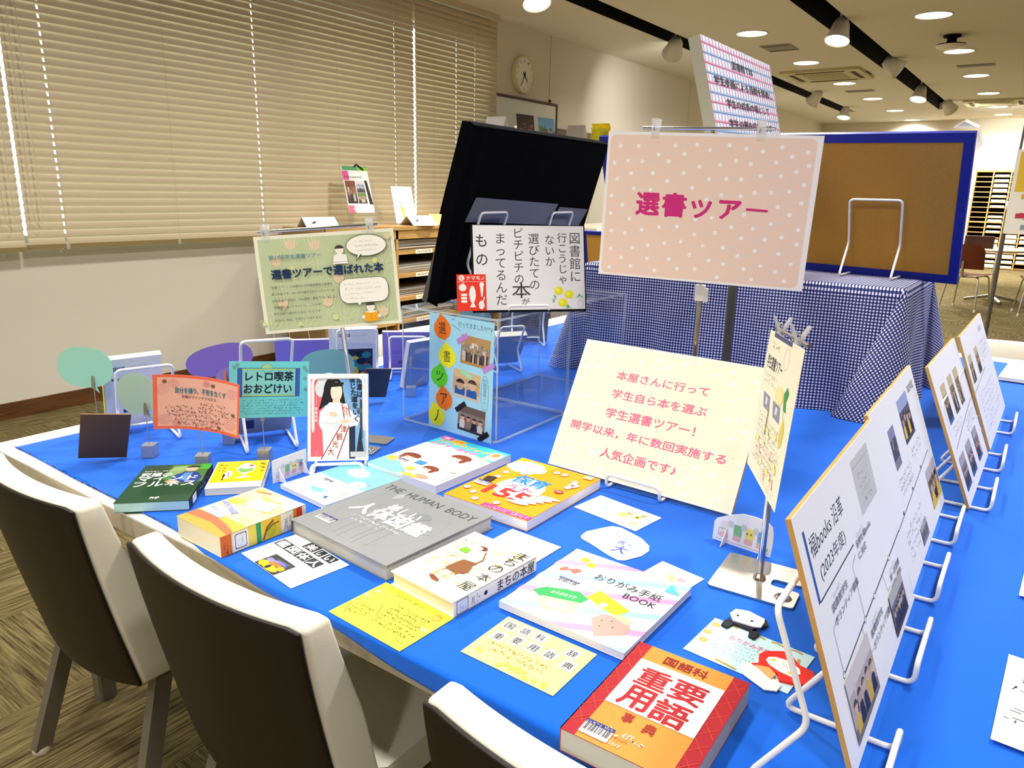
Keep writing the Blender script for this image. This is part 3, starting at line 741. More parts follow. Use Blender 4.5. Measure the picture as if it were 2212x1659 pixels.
# ================================================================== the display table
TZ = .72
def smooth(a, b, x):
    t = max(0., min(1., (x-a)/(b-a))); return t*t*(3-2*t)
M_TOP = mat('white_laminate', '#e9e7df', .35, spec=.4); M_TEDGE = mat('table_edge_band', '#b5aa92', .5); M_TLEG = mat('table_leg_metal', '#8b857a', .4, metal=.6)
TX0, TX1, TY0, TYM, TY1 = -2.02, .98, .655, 2.14, 3.62
def table(lab, y0, y1):
    t = thing('meeting_table', lab, 'table', flatM(0, y0, 0), 'tables under the blue cloth'); w = y1-y0
    b = MB(); b.bbox(TX0, TX1, 0, w, .7125, .716, M_TOP, .01); b.build('table_top', t)
    b = MB(); b.bbox(TX0, TX1, 0, w, .674, .7125, M_TEDGE, .01); b.build('edge_band', t)
    b = MB(); b.box(TX0+.15, TX1-.15, .12, .145, .6, .674, M_TLEG); b.box(TX0+.15, TX1-.15, w-.145, w-.12, .6, .674, M_TLEG); b.build('apron', t)
    for x in (TX0+.14, TX1-.14):
        for y in (.13, w-.13):
            b = MB(); b.bbox(x-.022, x+.022, y-.022, y+.022, 0, .674, M_TLEG, .005); b.build('leg', t)
table('white topped table on the near side of the display, chairs pushed in', TY0, TYM-.001)
table('white topped table on the far side, under the gingham covered block', TYM+.001, TY1)
M_BLUE = mat('blue_cloth', '#0b63d8', .8, spec=.12, noise=.05, nscale=6, bump=.12, sheen=.15)
def cloth_pt(u, v):
    x = -1.95+2.86*u
    left = -1.95+.055*smooth(.6, 2.8, v*2.9+.66)
    x = left+(.91-left)*u
    over = .012*smooth(-1.1, -.9, x)+.028*smooth(-.82, -.5, x)*(1-.4*smooth(-.1, .5, x)); y0 = .682-.02*smooth(-1.6, -1.0, x)+.004*sin(9*x)
    k = smooth(-1.22, -1.06, x); y0 = y0*(1-k)+(TY0-.006)*k; hem = .08
    if v < hem:                               # the part hanging over the near table edge
        d = over*(1-v/hem); return (x, y0-(.002+.004*sin(25*x))*min(1, d*20), .7195-d)
    y = y0+((v-hem)/(1-hem))**1.2*(3.5-y0)
    amp = .0035*smooth(-.12, .2, x); z = .7195+amp*(sin(7*x+11*y)*sin(13*y-5*x)+.6*sin(21*x-9*y))*.5
    if amp > 0: z = max(z, .7185)
    return (x, y, z)
b = MB(); b.grid(cloth_pt, 150, 90, M_BLUE)
o = b.build('tablecloth'); tag(o, 'bright blue cloth spread over the white display table', 'tablecloth')
sd = o.modifiers.new('thickness', 'SOLIDIFY'); sd.thickness = .0024; sd.offset = -1

# ------------------------------------------------------------------ chairs
M_SHELL = mat('brown_shell', '#170e08', .45, spec=.4, noise=.06, nscale=5)
M_LEATH = mat('cream_leather', '#e9e4d2', .5, spec=.3, bump=.1, nscale=250)
M_CHLEG = mat('chair_leg_metal', '#7f776a', .45, metal=.5)
def chair(lab, x, y, deg):
    t = thing('conference_chair', lab, 'chair', flatM(x, y, 0, deg), 'cream and brown chairs around the display table')
    hw = .2215; ZT = .772
    def outline(u):   # bottom edge dips in the middle
        return .352-.02*(1-u*u)
    def S(u, v, off):
        r = .16                     # rounded upper corners
        zt = ZT-.006*smooth(.9, 1., abs(u))
        z0 = outline(u); z = z0+(zt-z0)*v
        x_ = hw*u*(1-.015*(1-v)); y_ = .085*(1-v)**1.2-.03*(1-u*u)+off
        return (x_, y_, z)
    N, K = 20, 12
    def solid(o0, o1, m, ins):
        b = MB(); us = [-1+2*i/N for i in range(N+1)]; q = 1-ins
        P0 = [[S(u*q, .004+v/K*(.992 if ins else .996), o0) for u in us] for v in range(K+1)]
        P1 = [[S(u*q, .004+v/K*(.992 if ins else .996), o1(u, v/K)) for u in us] for v in range(K+1)]
        vs = [p for r in P0 for p in r]+[p for r in P1 for p in r]; n = N+1; tot = n*(K+1); fs = []
        for j in range(K):
            for i in range(N):
                a = j*n+i; fs.append((a, a+1, a+n+1, a+n)); fs.append((tot+a, tot+a+n, tot+a+n+1, tot+a+1))
        for i in range(N):
            fs.append((i, tot+i, tot+i+1, i+1)); a = K*n+i; fs.append((a, a+1, tot+a+1, tot+a))
        for j in range(K):
            a = j*n; fs.append((a, a+n, tot+a+n, tot+a)); a = j*n+N; fs.append((a, tot+a, tot+a+n, a+n))
        b.add(vs, fs, m, True); return b
    b = solid(-.008, lambda u, v: -.0005, M_SHELL, .012); o = b.build('back_shell', t)
    bv = o.modifiers.new('soft', 'BEVEL'); bv.width = .003; bv.segments = 2; bv.limit_method = 'ANGLE'
    b = solid(0, lambda u, v: .048+.026*min(1, (1-v)*2.2), M_LEATH, 0); o = b.build('back_cushion', t)
    bv = o.modifiers.new('soft', 'BEVEL'); bv.width = .009; bv.segments = 3; bv.limit_method = 'ANGLE'
    b = MB(); b.bbox(-hw+.005, hw-.005, .12, .52, .385, .445, M_LEATH, .03); o = b.build('seat_cushion', t)
    bv = o.modifiers.new('soft', 'BEVEL'); bv.width = .012; bv.segments = 3; bv.limit_method = 'ANGLE'
    b = MB(); b.bbox(-hw+.02, hw-.02, .13, .5, .365, .385, M_SHELL, .02); b.build('seat_pan', t)
    for sx in (-1, 1):
        for y0, y1 in ((.14, .035), (.44, .47)):
            b = MB(); a = Vector((sx*.19, y0, .366)); c = Vector((sx*.225, y1, .012)); h = .0135
            vs = [(p.x+dx*h, p.y+dy*h*1.4, p.z) for p in (c, a) for dx, dy in ((-1, -1), (1, -1), (1, 1), (-1, 1))]
            b.add(vs, [(3, 2, 1, 0), (4, 5, 6, 7), (0, 1, 5, 4), (1, 2, 6, 5), (2, 3, 7, 6), (3, 0, 4, 7)], M_CHLEG); l = b.build('leg', t)
            b = MB(); b.lathe([(.02, 0), (.021, .008), (.017, .014)], mat('felt_foot', '#b9b09a', .8), 12, Matrix.Translation((sx*.226, y1, 0))); b.build('foot_cap', l)
    s = Sheet(.035, .05, .0004, '#c9bca8')
    s.build('label_tag', t, ml=Matrix.Translation((-.02, .0385, .392)) @ Matrix.Rotation(rad(99), 4, 'X'))
    return t
chair('brown backed cream chair at the lower left, leftmost along the near table edge', -1.5725, .556, 0)
chair('brown backed cream chair between its two neighbours on the near side', -.9475, .556, 0)
chair('brown backed cream chair cut off at the bottom centre of the picture', -.29, .556, 0)
chair('cream chair back showing on the far left side of the table by the rack', -2.125, 2.225, -90)
chair('cream chair back at the far right end of the table, by the stacked white boards', .03, 3.727, 180)

# ------------------------------------------------------------------ wire easels
def easel(lab, x, y, z, yaw, s=1., w=.137, lip=.03, front=.022, lean=18., foot=.055, group='white wire easels on the display'):
    """one bent white wire: lip in front, base rods back, legs up to a bend, loop against the board's back"""
    r = .0036; h = w/2; k = math.tan(rad(lean)); g = .014
    half = [(-h, -front, lip), (-h, -front, r), (-h, .092*s*k+g+foot*s, r), (-h, .092*s*k+g, .092*s), (-h, .212*s*k+g, .212*s)]
    path = half+[(-q[0], q[1], q[2]) for q in reversed(half)]
    b = MB(); b.tube(fillet(path, .014, 4, True), r, M_WIRE, 8, closed=True)
    o = b.build('wire_easel', mw=flatM(x, y, z, yaw)); return tag(o, lab, 'easel', group)

# ------------------------------------------------------------------ books
M_PAGE = mat('page_edges', '#e4e0d2', .8, noise=.05, nscale=300)
def pages_mat(name, a, c):
    if name in MATS: return MATS[name]
    m = bpy.data.materials.new(name); m.use_nodes = True; nt = m.node_tree; b = nt.nodes['Principled BSDF']
    tc = nt.nodes.new('ShaderNodeTexCoord'); w = nt.nodes.new('ShaderNodeTexWave'); w.bands_direction = 'Z'
    w.inputs['Scale'].default_value = 260; w.inputs['Distortion'].default_value = 1.5
    nt.links.new(tc.outputs['Object'], w.inputs['Vector']); r = nt.nodes.new('ShaderNodeValToRGB')
    r.color_ramp.elements[0].color = lin(a); r.color_ramp.elements[1].color = lin(c)
    nt.links.new(w.outputs['Fac'], r.inputs['Fac']); nt.links.new(r.outputs['Color'], b.inputs['Base Color']); b.inputs['Roughness'].default_value = .85
    MATS[name] = m; return m
P_WHITE = pages_mat('pages_white', '#d9d8d6', '#f1f0ee'); P_CREAM = pages_mat('pages_cream', '#dcd3b8', '#f2ebd4'); P_GREY = pages_mat('pages_grey', '#a6a49c', '#cfcdc4'); P_AQUA = pages_mat('pages_aqua', '#9cc7c8', '#bfe0df')
def book(lab, M, w, h, t, col, draw, spine='L', spine_col=None, sdraw=None, pages=None, hard=False, over=.0, back_col=None, group='books laid out on the blue cloth', cat='book', back=None):
    """w x h x t book; local z is the thickness, front cover up; children: cover, spine, pages"""
    B = thing('book', lab, cat, M, group); pages = pages or P_WHITE; ct = .0022 if hard else .0008; e = .003 if hard else .0004
    sc = spine_col or col
    f = Sheet(w, h, ct, col); draw(f); f.build('front_cover', B, ml=Matrix.Translation((0, 0, t)))
    k = Sheet(w, h, ct, back_col or col)
    if back: back(k)
    k.build('back_cover', B, ml=Matrix.Translation((0, 0, 0)) @ Matrix.Rotation(pi, 4, 'Y'))
    b = MB(); x0, x1 = -w/2+e, w/2-e
    if spine == 'L': x0 = -w/2+ct
    if spine == 'R': x1 = w/2-ct
    b.box(x0, x1, -h/2+e, h/2-e, ct, t-ct, pages); b.build('pages', B)
    sx = -1 if spine == 'L' else 1
    s = Sheet(h, t-2*ct*0, .0012, sc)     # spine read from its left end; u runs along the book
    if sdraw: sdraw(s)
    R_ = Matrix(((0, 0, sx, sx*(w/2)), (sx, 0, 0, 0), (0, 1, 0, t/2), (0, 0, 0, 1)))
    s.build('spine', B, ml=R_)
    return B
def libtag(s, u0, v0, u1, v1):   # library sticker: blue band over a bar code
    s.barcode(u0, v0, u1, v1); s.rect(u0, v0, u1, v0+(v1-v0)*.26, '#2b2f6e'); s.scrib(u0+.01, v0+.005, u1-.01, v0+(v1-v0)*.2, '#cfd0e6', 14, 5, .0006)
    s.scrib(u0+.02, v0+(v1-v0)*.82, u1-.02, v0+(v1-v0)*.93, '#555555', 8, 3, .0005)

def d_dict(s):
    s.rect(.125, -.0, .865, 1, '#d98f3c')
    for k in range(6):
        y = .04+.15*k
        for u in (0, .865):
            s.line([(u+.005, y), (u+.12, y+.11)], .0006, '#d9562e'); s.line([(u+.12, y+.02), (u+.005, y+.12)], .0006, '#d9562e')
    s.rect(.125, .165, .865, .655, '#f6f3ec')
    s.text('国語科', .3, .05, .68, .135, '#8d1f1a', .015)
    for ch, a in (('重', (.205, .225, .465, .405)), ('要', (.5, .225, .77, .41)), ('用', (.2, .43, .44, .63)), ('語', (.475, .44, .755, .645))): s.text(ch, *a, '#a81d24', .025)
    s.text('事', .325, .675, .415, .755, '#9a241d', .015); s.text('典', .51, .69, .61, .775, '#9a241d', .015)
    s.scrib(.3, .835, .64, .88, '#fbf2da', 9, 12, .0016); s.scrib(.36, .89, .5, .905, '#a8321e', 8, 2, .0006); s.scrib(.3, .93, .46, .955, '#fbf2da', 7, 13, .0014)
    libtag(s, .125, .845, .36, .965)
book('thick red and orange book with large kanji on a white panel, nearest the camera', flatM(-.295, .7315, .7205, 1), .151, .209, .03, '#a81c28', d_dict, 'L', '#b01d28', pages=P_GREY)

def d_origami(s):
    p, q = '#f2a3cf', '#a9e0ee'
    for k, c in enumerate((p, q, p, q, p, q, p, q)):
        v = -.26+.24*k
        s.poly([(max(0, 0), v+.5-0), (1, v), (1, v+.075), (0, v+.575)], c) if 0 <= v and v+.575 <= 1 else s.poly(clip01([(0, v+.5), (1, v), (1, v+.075), (0, v+.575)]), c)
    s.poly([(.07, .35), (.11, .29), (.14, .32), (.2, .27), (.24, .29), (.21, .36), (.15, .33), (.1, .38)], '#ee7060')
    for a, v in ((.165, .12), (.245, .165)): s.ell(a, v, .04, .035, '#f6ea2c', 10)
    s.poly([(.10, .73), (.15, .64), (.25, .6), (.29, .575), (.33, .575), (.385, .55), (.49, .6), (.47, .675), (.35, .72), (.18, .77)], '#3fae62'); s.text('おりがみです', .22, .645, .41, .69, '#eef6ea', .01, rise=.03)
    s.poly([(.17, .83), (.2, .755), (.46, .68), (.5, .77), (.49, .83), (.3, .89)], '#f5efb0'); s.poly([(.25, .8), (.33, .765), (.42, .77), (.4, .82), (.3, .84)], '#faf8e4')
    s.poly([(.46, .58), (.495, .445), (.8, .555), (.745, .67), (.63, .64)], '#f5e531'); s.ell(.61, .6, .03, .028, '#fbfaf0')
    s.poly([(.63, .79), (.66, .7), (.83, .66), (.905, .745), (.905, .83), (.745, .955)], '#f4a79e'); s.poly([(.68, .67), (.8, .63), (.87, .67), (.86, .72), (.78, .7)], '#cfe3a8')
    for a, v in ((.7, .77), (.76, .74), (.72, .84), (.8, .8)): s.dot(a, v, .0013, '#5a3a34')
    s.text('おりがみ手紙', .36, .235, .9, .33, '#26344a', .0, rise=.0); s.text('BOOK', .66, .36, .91, .43, '#26344a', .0)
    s.poly([(.865, .17), (.87, .05), (.985, .16)], '#5cc6dc'); s.line([(.02, .84), (.12, .73)], .0008, '#3a3a44')
    libtag(s, .15, .45, .325, .53)
def clip01(pts):
    out = []
    n = len(pts)
    for i in range(n):
        a, b_ = pts[i], pts[(i+1) % n]
        for edge in (0,):
            pass
    # clip against v in [0,1]
    for lim, sgn in ((0., 1), (1., -1)):
        res = []
        for i in range(len(pts)):
            a, b_ = pts[i], pts[(i+1) % len(pts)]
            ia, ib = (a[1]-lim)*sgn >= 0, (b_[1]-lim)*sgn >= 0
            if ia: res.append(a)
            if ia != ib:
                t = (lim-a[1])/(b_[1]-a[1]); res.append((a[0]+t*(b_[0]-a[0]), lim))
        pts = res
        if not pts: break
    return pts if len(pts) > 2 else [(0, 0), (.001, 0), (.001, .001)]
book('square white book striped pink and light blue with origami letters', flatM(-.493, .933, .7215, -1), .2155, .222, .0115, '#f8f6f4', d_origami, 'L', pages=P_WHITE)

def d_human(s):
    gr = '#7d8286'
    s.ring(.5, .52, .42, .42, .0007, gr, 40); s.line([(.07, .62), (.93, .3)], .0005, gr); s.line([(.15, .12), (.8, .95)], .0004, gr); s.line([(.3, .05), (.95, .55)], .0004, gr)
    for x in (.3, .47, .62):
        s.line([(x, .38), (x-.03, .5), (x-.01, .62), (x-.04, .78), (x-.03, .95)], .0006, gr); s.line([(x+.06, .4), (x+.08, .55), (x+.06, .7), (x+.07, .92)], .0006, gr)
    s.poly([(.22, .21), (.28, .15), (.3, .24), (.25, .3)], '#a5a9aa'); s.ell(.66, .36, .07, .05, '#84898c', 14); s.ell(.84, .53, .05, .02, '#8f9496', 12)
    s.text('THE  HUMAN  BODY', .035, .105, .955, .19, '#4a4f55', -.004)
    s.text('美しい', .34, .335, .66, .455, '#f6f6f6', .02, rise=.0); s.text('人体図鑑', .14, .44, .85, .61, '#f6f6f6', .028)
    s.scrib(.24, .635, .74, .665, '#f3f3f3', 20, 4, .0016); s.scrib(.3, .685, .56, .71, '#f3f3f3', 10, 5, .0014)
    libtag(s, .085, .785, .25, .865)
book('large square silver grey hardcover about anatomy in the middle of the table', flatM(-.918, .917, .7205, -4), .263, .263, .027, '#8f9293', d_human, 'L', '#5f6468', pages=P_GREY, hard=True)

def d_uta(s):
    s.poly([(.0, .0), (.48, 0), (.42, .2), (.2, .28), (.02, .24)], '#f6b21c')
    for a, v, r in ((.06, .12, .016), (.16, .09, .02), (.27, .1, .018), (.34, .15, .017), (.26, .2, .02), (.14, .2, .02), (.05, .18, .016)): s.dot(a+.03, v+.02, r*1.1, '#fbfaf6')
    s.scrib(.08, .1, .33, .13, '#3a5a94', 8, 2, .0014); s.scrib(.1, .16, .34, .19, '#e8707c', 9, 3, .001); s.scrib(.2, .205, .33, .235, '#e34a66', 4, 7, .0012)
    s.ell(.5, .56, .25, .21, '#fbfaf6', 32); s.text('保育', .3, .325, .69, .485, '#1f7fd0', .03); s.text('の', .46, .475, .53, .53, '#3a76b4', .02)
    s.text('うた', .36, .53, .66, .635, '#e83f86', .02); s.text('155', .25, .63, .72, .79, '#e5312a', .035)
    s.rect(.45, .935, 1, .995, '#ee3f8c'); s.scrib(.55, .943, .97, .962, '#f9e6ee', 13, 4, .0012); s.scrib(.5, .968, .97, .988, '#f9e6ee', 15, 5, .0012)
    for a, v in ((.13, .36), (.3, .3), (.14, .48), (.06, .66), (.2, .84), (.32, .93), (.85, .2), (.56, .12), (.66, .12), (.87, .33), (.08, .8), (.55, .9)):
        s.dot(a, v, .008, '#fbf6e2'); s.ring(a, v, .04, .03, .0009, '#3a2c1c', 12); s.dot(a-.01, v-.005, .0015, '#33261c'); s.dot(a+.015, v, .002, '#d84a30')
    s.ell(.89, .27, .055, .045, '#fbf6e2', 18); s.ell(.885, .275, .022, .018, '#d8452c', 12); s.ell(.86, .44, .05, .033, '#d9312c', 16); s.text('対応', .83, .425, .89, .455, '#fbeee0', .01)
    for k in range(5): s.ell(.7+.045*k, .8-.05*k, .12, .025, '#fbfaf6', 16, rot=-.1)
    s.rect(.85, .02, .95, .09, '#f6e6a0'); libtag(s, .05, .62, .22, .7)
    s.poly([(.06, .53), (.16, .5), (.18, .6), (.08, .62)], '#3a2a1e')
book('orange songbook with a white circle and big red number', flatM(-.822, 1.206, .7205, -1), .2085, .272, .0215, '#f39c12', d_uta, 'L', pages=pages_mat('pages_pinkish', '#dcd6da', '#f0ecec'))

def face(s, u, v, r, hair='#7d3a20', skin='#fbe3c2', flip=1):
    k = s.w/s.h
    s.ell(u, v, r, r*k*.85, skin, 20); s.ell(u+flip*r*.25, v-r*k*.35, r*1.02, r*k*.7, hair, 20, a0=pi*.9, a1=pi*2.1); s.ell(u+flip*r*.85, v+r*k*.1, r*.28, r*k*.5, hair, 12)
    s.dot(u-.35*r, v+.05*r, .0022, '#3a2a20'); s.dot(u+.2*r, v+.05*r, .0022, '#3a2a20'); s.ell(u-.5*r, v+.35*r*k, r*.16, r*.1*k, '#f6b79a', 8)
def d_sketch(s):
    s.rect(0, 0, 1, .3, '#3cc4dc'); s.poly([(0, .27), (.3, .21), (.7, .24), (1, .3), (1, 1), (0, 1)], '#fbf7f0'); s.poly([(0, .26), (.3, .2), (.7, .23), (1, .29), (1, .305), (.7, .245), (.3, .215), (0, .275)], '#f7c95a')
    s.ell(.1, .045, .1, .045, '#e84fa0'); s.text('新', .06, .02, .14, .07, '#fbeef6', .02); s.ell(.3, .06, .1, .05, '#f6b524'); s.text('保育', .24, .035, .36, .085, '#e06a1c', .01)
    s.text('スケッチブック', .06, .09, .8, .165, '#fdd23c', .05); s.text('スケッチブック', .06, .09, .8, .165, '#f0a81c', .02)
    s.text('シアターあそび', .06, .18, .72, .25, '#f49ad0', .05); s.text('シアターあそび', .06, .18, .72, .25, '#ee5ab4', .015)
    s.poly([(.82, .06), (.98, .05), (1, .25), (.84, .26)], '#fbf7f0'); s.ell(.9, .12, .05, .05, '#c78a3c', 16); s.line([(.88, .17), (.83, .25)], .005, '#d99a52')
    face(s, .64, .42, .13); face(s, .24, .66, .12, flip=-1); face(s, .62, .78, .1)
    s.poly([(0, .72), (.15, .76), (.5, .93), (.42, 1), (0, 1)], '#7fdde6'); s.rect(.38, .66, .5, .74, '#3a84c8'); s.ell(.12, .78, .1, .05, '#f0b848', 14); s.ell(.47, .86, .06, .04, '#c8c24a', 12); s.ell(.72, .93, .09, .035, '#f2937c', 14); s.ell(.6, .97, .12, .03, '#f4c24c', 14)
    s.rect(.8, .74, .97, .88, '#d4eef4'); s.para(.82, .75, .96, .87, 4, '#7a9aa6', 9, 2); s.para(.78, .45, .97, .62, 6, '#e87ab0', 9, 7, .0008); s.para(.08, .34, .3, .44, 3, '#e88ab8', 8, 8, .0008)
    s.ell(.88, .68, .05, .03, '#c9bdb0', 12); s.line([(.45, .56), (.9, .48)], .0006, '#e9d9c2'); libtag(s, .16, .73, .3, .8)
book('white picture activity book with an aqua top band, curled corner, by the clear box', flatM(-1.073, 1.228, .7205, -2.5), .213, .255, .018, '#fbf7f0', d_sketch, 'L', '#8fdbe6', pages=P_WHITE)

def d_aqua(s):
    s.rect(0, 0, 1, .5, '#86dcec'); s.ell(.42, .22, .2, .105, '#fbfaf8', 28); s.scrib(.32, .18, .5, .215, '#4a5a68', 7, 3, .001); s.scrib(.36, .23, .5, .25, '#4a5a68', 4, 5, .001)
    s.poly([(.62, .47), (.66, .4), (.74, .36), (.85, .37), (.9, .44), (.82, .49), (.7, .5)], '#fbf4ee'); s.poly([(.82, .36), (.93, .34), (.9, .4)], '#8d98a8'); s.line([(.64, .47), (.74, .42), (.82, .47), (.72, .5)], .0016, '#d8392f')
    s.poly([(.3, .78), (.6, .74), (.62, .84), (.48, .88)], '#8adbe8'); s.scrib(.34, .78, .56, .82, '#2f7f94', 7, 2, .001); s.barcode(.24, .56, .44, .62); s.rect(.24, .55, .44, .575, '#6b7080')
    s.poly([(.74, .86), (.8, .84), (.82, .92)], '#2a5ab0'); s.scrib(.85, .6, .93, .8, '#4a4a50', 2, 9, .0008)
book('thin light blue and white book lying partly under the silver hardcover', flatM(-1.16, 1.006, .7203, -5), .158, .196, .009, '#fbfaf8', d_aqua, 'L', pages=P_WHITE)

def d_bunko(s):
    s.rect(0, .7, 1, .94, '#f0b04a'); s.poly([(0, .78), (.3, .74), (.75, .8), (1, .86), (1, .94), (0, .92)], '#ea6f4c'); s.poly([(0, .9), (.5, .86), (1, .93), (1, 1), (0, 1)], '#f0a046')
    R = random.Random(4)
    for k in range(26): s.ell(R.uniform(.1, .9), R.uniform(.05, .66), R.uniform(.06, .16), R.uniform(.03, .06), R.choice(('#f9e596', '#f7d35e', '#fbf3d0', '#f8c24a', '#f6e8a8')), 12)
    s.rect(.05, .6, .5, .76, '#fbf8f0'); s.text('M311', .08, .63, .3, .68, '#3a62b4', .02); s.scrib(.1, .7, .4, .73, '#5a7ac0', 5, 2, .0016)
    s.poly([(.02, .5), (.1, .47), (.56, .57), (.5, .63)], '#8f96dc'); s.scrib(.12, .5, .48, .56, '#eef0fb', 8, 5, .0012); s.poly([(.35, .22), (.75, .18), (.85, .38), (.45, .44)], '#fbf6ea'); s.poly([(.62, .02), (1, .0), (1, .25), (.8, .2)], '#fbf8f0')
    s.line([(.1, .12), (.35, .06)], .003, '#e8545c'); s.line([(.5, .3), (.9, .28)], .001, '#c98a3a')
def sp_bunko(s):
    s.rect(0, 0, .12, 1, '#e2722e'); s.scrib(.04, .2, .08, .9, '#7a2a14', 3, 2, .001); s.rect(.13, .06, .3, .95, '#f0eee6'); s.rrect(.155, .14, .285, .88, .003, '#2d3560'); s.rrect(.162, .18, .278, .84, .003, '#e6e8ef')
    s.scrib(.19, .3, .25, .7, '#8a92a4', 3, 4, .0008); s.rect(.31, 0, .39, 1, '#e8d257'); s.rect(.395, 0, .45, 1, '#3a9a62'); s.rect(.46, 0, .68, 1, '#e9c53a'); s.ell(.56, .55, .07, .36, '#b9b62c', 16); s.line([(.47, .95), (.52, .4), (.6, .12)], .004, '#8a5226'); s.line([(.5, .6), (.58, .35), (.66, .3)], .003, '#8a5226')
    s.rect(.69, 0, .84, 1, '#f3efe2'); s.scrib(.72, .2, .81, .85, '#4a4038', 3, 9, .0009); s.rect(.84, 0, .95, 1, '#d9412f'); s.rect(.84, 0, .88, 1, '#e98a34'); s.rect(.95, 0, 1, 1, '#f6f4ee')
book('thick yellow paperback with orange spine art and a library call label', flatM(-1.139, .75, .7205, -1.4), .137, .178, .038, '#f8e9a8', d_bunko, 'R', '#e9d9a0', sp_bunko, pages=P_CREAM)

def d_green(s):
    s.poly([(.42, .02), (.98, .0), (1, .5), (.62, .56), (.4, .4)], '#4f7f3a'); s.poly([(.45, .08), (.7, .04), (.62, .3), (.42, .34)], '#8db06a'); s.rect(.84, .0, 1, .16, '#3fae2a')
    s.poly([(.5, .52), (.56, .3), (.68, .22), (.86, .24), (.97, .4), (.92, .54)], '#24408e'); s.poly([(.62, .42), (.68, .25), (.8, .25), (.78, .48)], '#5f92cc'); s.ell(.74, .15, .095, .07, '#e2b896', 20); s.ell(.75, .1, .105, .05, '#2a2019', 20, a0=pi*.95, a1=pi*2.05)
    s.poly([(.46, .48), (.6, .44), (.7, .52), (.56, .56)], '#c98f6a'); s.scrib(.1, .07, .46, .14, '#6a4a34', 8, 4, .0016)
    s.text('自分を操り、不安をなくす', .07, .17, .58, .205, '#d9dcd2', .01); s.text('究極の', .06, .23, .5, .34, '#f6f6f2', .02); s.text('マインド', .06, .34, .9, .46, '#f6f6f2', .02); s.text('フルネス', .06, .48, .92, .61, '#f6f6f2', .02); s.text('PHP', .44, .885, .56, .93, '#f2f2ee', .03)
book('dark green paperback with bold white lettering by the leftmost chair', flatM(-1.416, .761, .7205, 45), .139, .205, .02, '#1d4426', d_green, 'R', '#1a2f4a', lambda s: (s.rect(.12, .1, .26, .9, '#eceef0'), s.scrib(.4, .3, .9, .7, '#c9ccd4', 10, 3, .0012)), pages=P_AQUA)

def d_yel(s):
    s.rect(.02, .0, .98, .8, '#f9cf12'); s.ell(.6, .3, .17, .2, '#fbf6e4', 24); s.ell(.6, .35, .14, .11, '#86bb5c', 20); s.ell(.6, .24, .13, .08, '#fdfbf2', 18); s.dot(.68, .2, .005, '#e0402c'); s.line([(.6, .5), (.6, .62)], .006, '#fbf0c0'); s.ell(.6, .64, .14, .03, '#fbf3d0', 16)
    s.ell(.3, .52, .08, .15, '#fbf3e8', 16); s.line([(.28, .4), (.33, .62)], .002, '#e2563a')
    for t_, a in (('おしゃ', (.08, .08, .14, .4)), ('べりな', (.16, .1, .22, .42)), ('食べ', (.84, .06, .9, .34))): s.vtext(t_, (a[0]+a[2])/2, a[1], a[3], .07, '#3a2c14', .02)
    s.text('!', .22, .5, .25, .72, '#3a2c14', .03); s.vtext('喫茶店', .92, .1, .5, .06, '#3a2c14', .02); s.scrib(.3, .72, .7, .76, '#b88a1c', 9, 3, .0008); s.rect(.95, .78, .985, .95, '#f4f4f4'); s.line([(.955, .8), (.955, .93)], .001, '#3a3a4a')
book('small bright yellow book with a green cream soda picture', flatM(-1.353, .889, .7205, 47), .112, .156, .015, '#f9f3e0', d_yel, 'R', pages=P_CREAM)

def d_hon(s):
    R = random.Random(8)
    for r in range(9):
        for k in range(9):
            if R.random() < .25: continue
            u = .1+.085*k; v = .06+.085*r
            s.rect(u, v, u+.07, v+.05, R.choice(('#fbf0b4', '#f9ea9c', '#fdf5cc')))
    s.ell(.4, .205, .07, .035, '#7a3e1e', 16); s.ell(.37, .225, .05, .028, '#fdfaf4', 14); s.poly([(.3, .29), (.5, .24), (.6, .32), (.58, .47), (.43, .47), (.36, .36)], '#fdfbf6'); s.poly([(.42, .46), (.58, .44), (.68, .6), (.6, .69), (.39, .66), (.4, .56)], '#8a5a32')
    s.line([(.5, .24), (.6, .36), (.6, .47)], .003, '#8a5a32'); s.poly([(.2, .36), (.22, .28), (.34, .3), (.33, .37)], '#7cc62c'); s.poly([(.13, .47), (.16, .42), (.28, .42), (.3, .46), (.2, .5)], '#f7dcc0'); s.line([(.13, .47), (.27, .42)], .0014, '#e2813c')
    s.line([(.42, .66), (.4, .82)], .0012, '#b98a5a'); s.line([(.56, .68), (.52, .84)], .0012, '#b98a5a'); s.poly([(.37, .83), (.42, .81), (.55, .84), (.57, .87), (.46, .87)], '#8a4a22')
    for ch, u, v in (('ま', .88, .03), ('ち', .87, .17), ('の', .85, .34), ('本', .88, .51), ('屋', .87, .7)): s.text(ch, u-.085, v, u+.085, v+.125, '#2f2a24', .0)
    s.scrib(.05, .04, .12, .2, '#3a3a36', 3, 2, .001); pass
def sp_hon(s):
    s.rrect(.03, .05, .16, .95, .002, '#2f3660'); s.rrect(.036, .1, .154, .9, .002, '#e9ebf0'); s.scrib(.06, .3, .13, .7, '#8a92a4', 4, 3, .0007); s.scrib(.19, .2, .3, .8, '#2f2a24', 4, 9, .0008); s.dot(.36, .5, .004, '#2f2a24'); s.text('まちの本屋', .5, .12, .97, .88, '#2f2a24', .01)
book('cream hardcover with a brown skirted figure reading at a bookcase', flatM(-.701, .863, .7212, -5), .142, .195, .025, '#fdfaf0', d_hon, 'R', '#fbf7ea', sp_hon, pages=P_CREAM, hard=True)

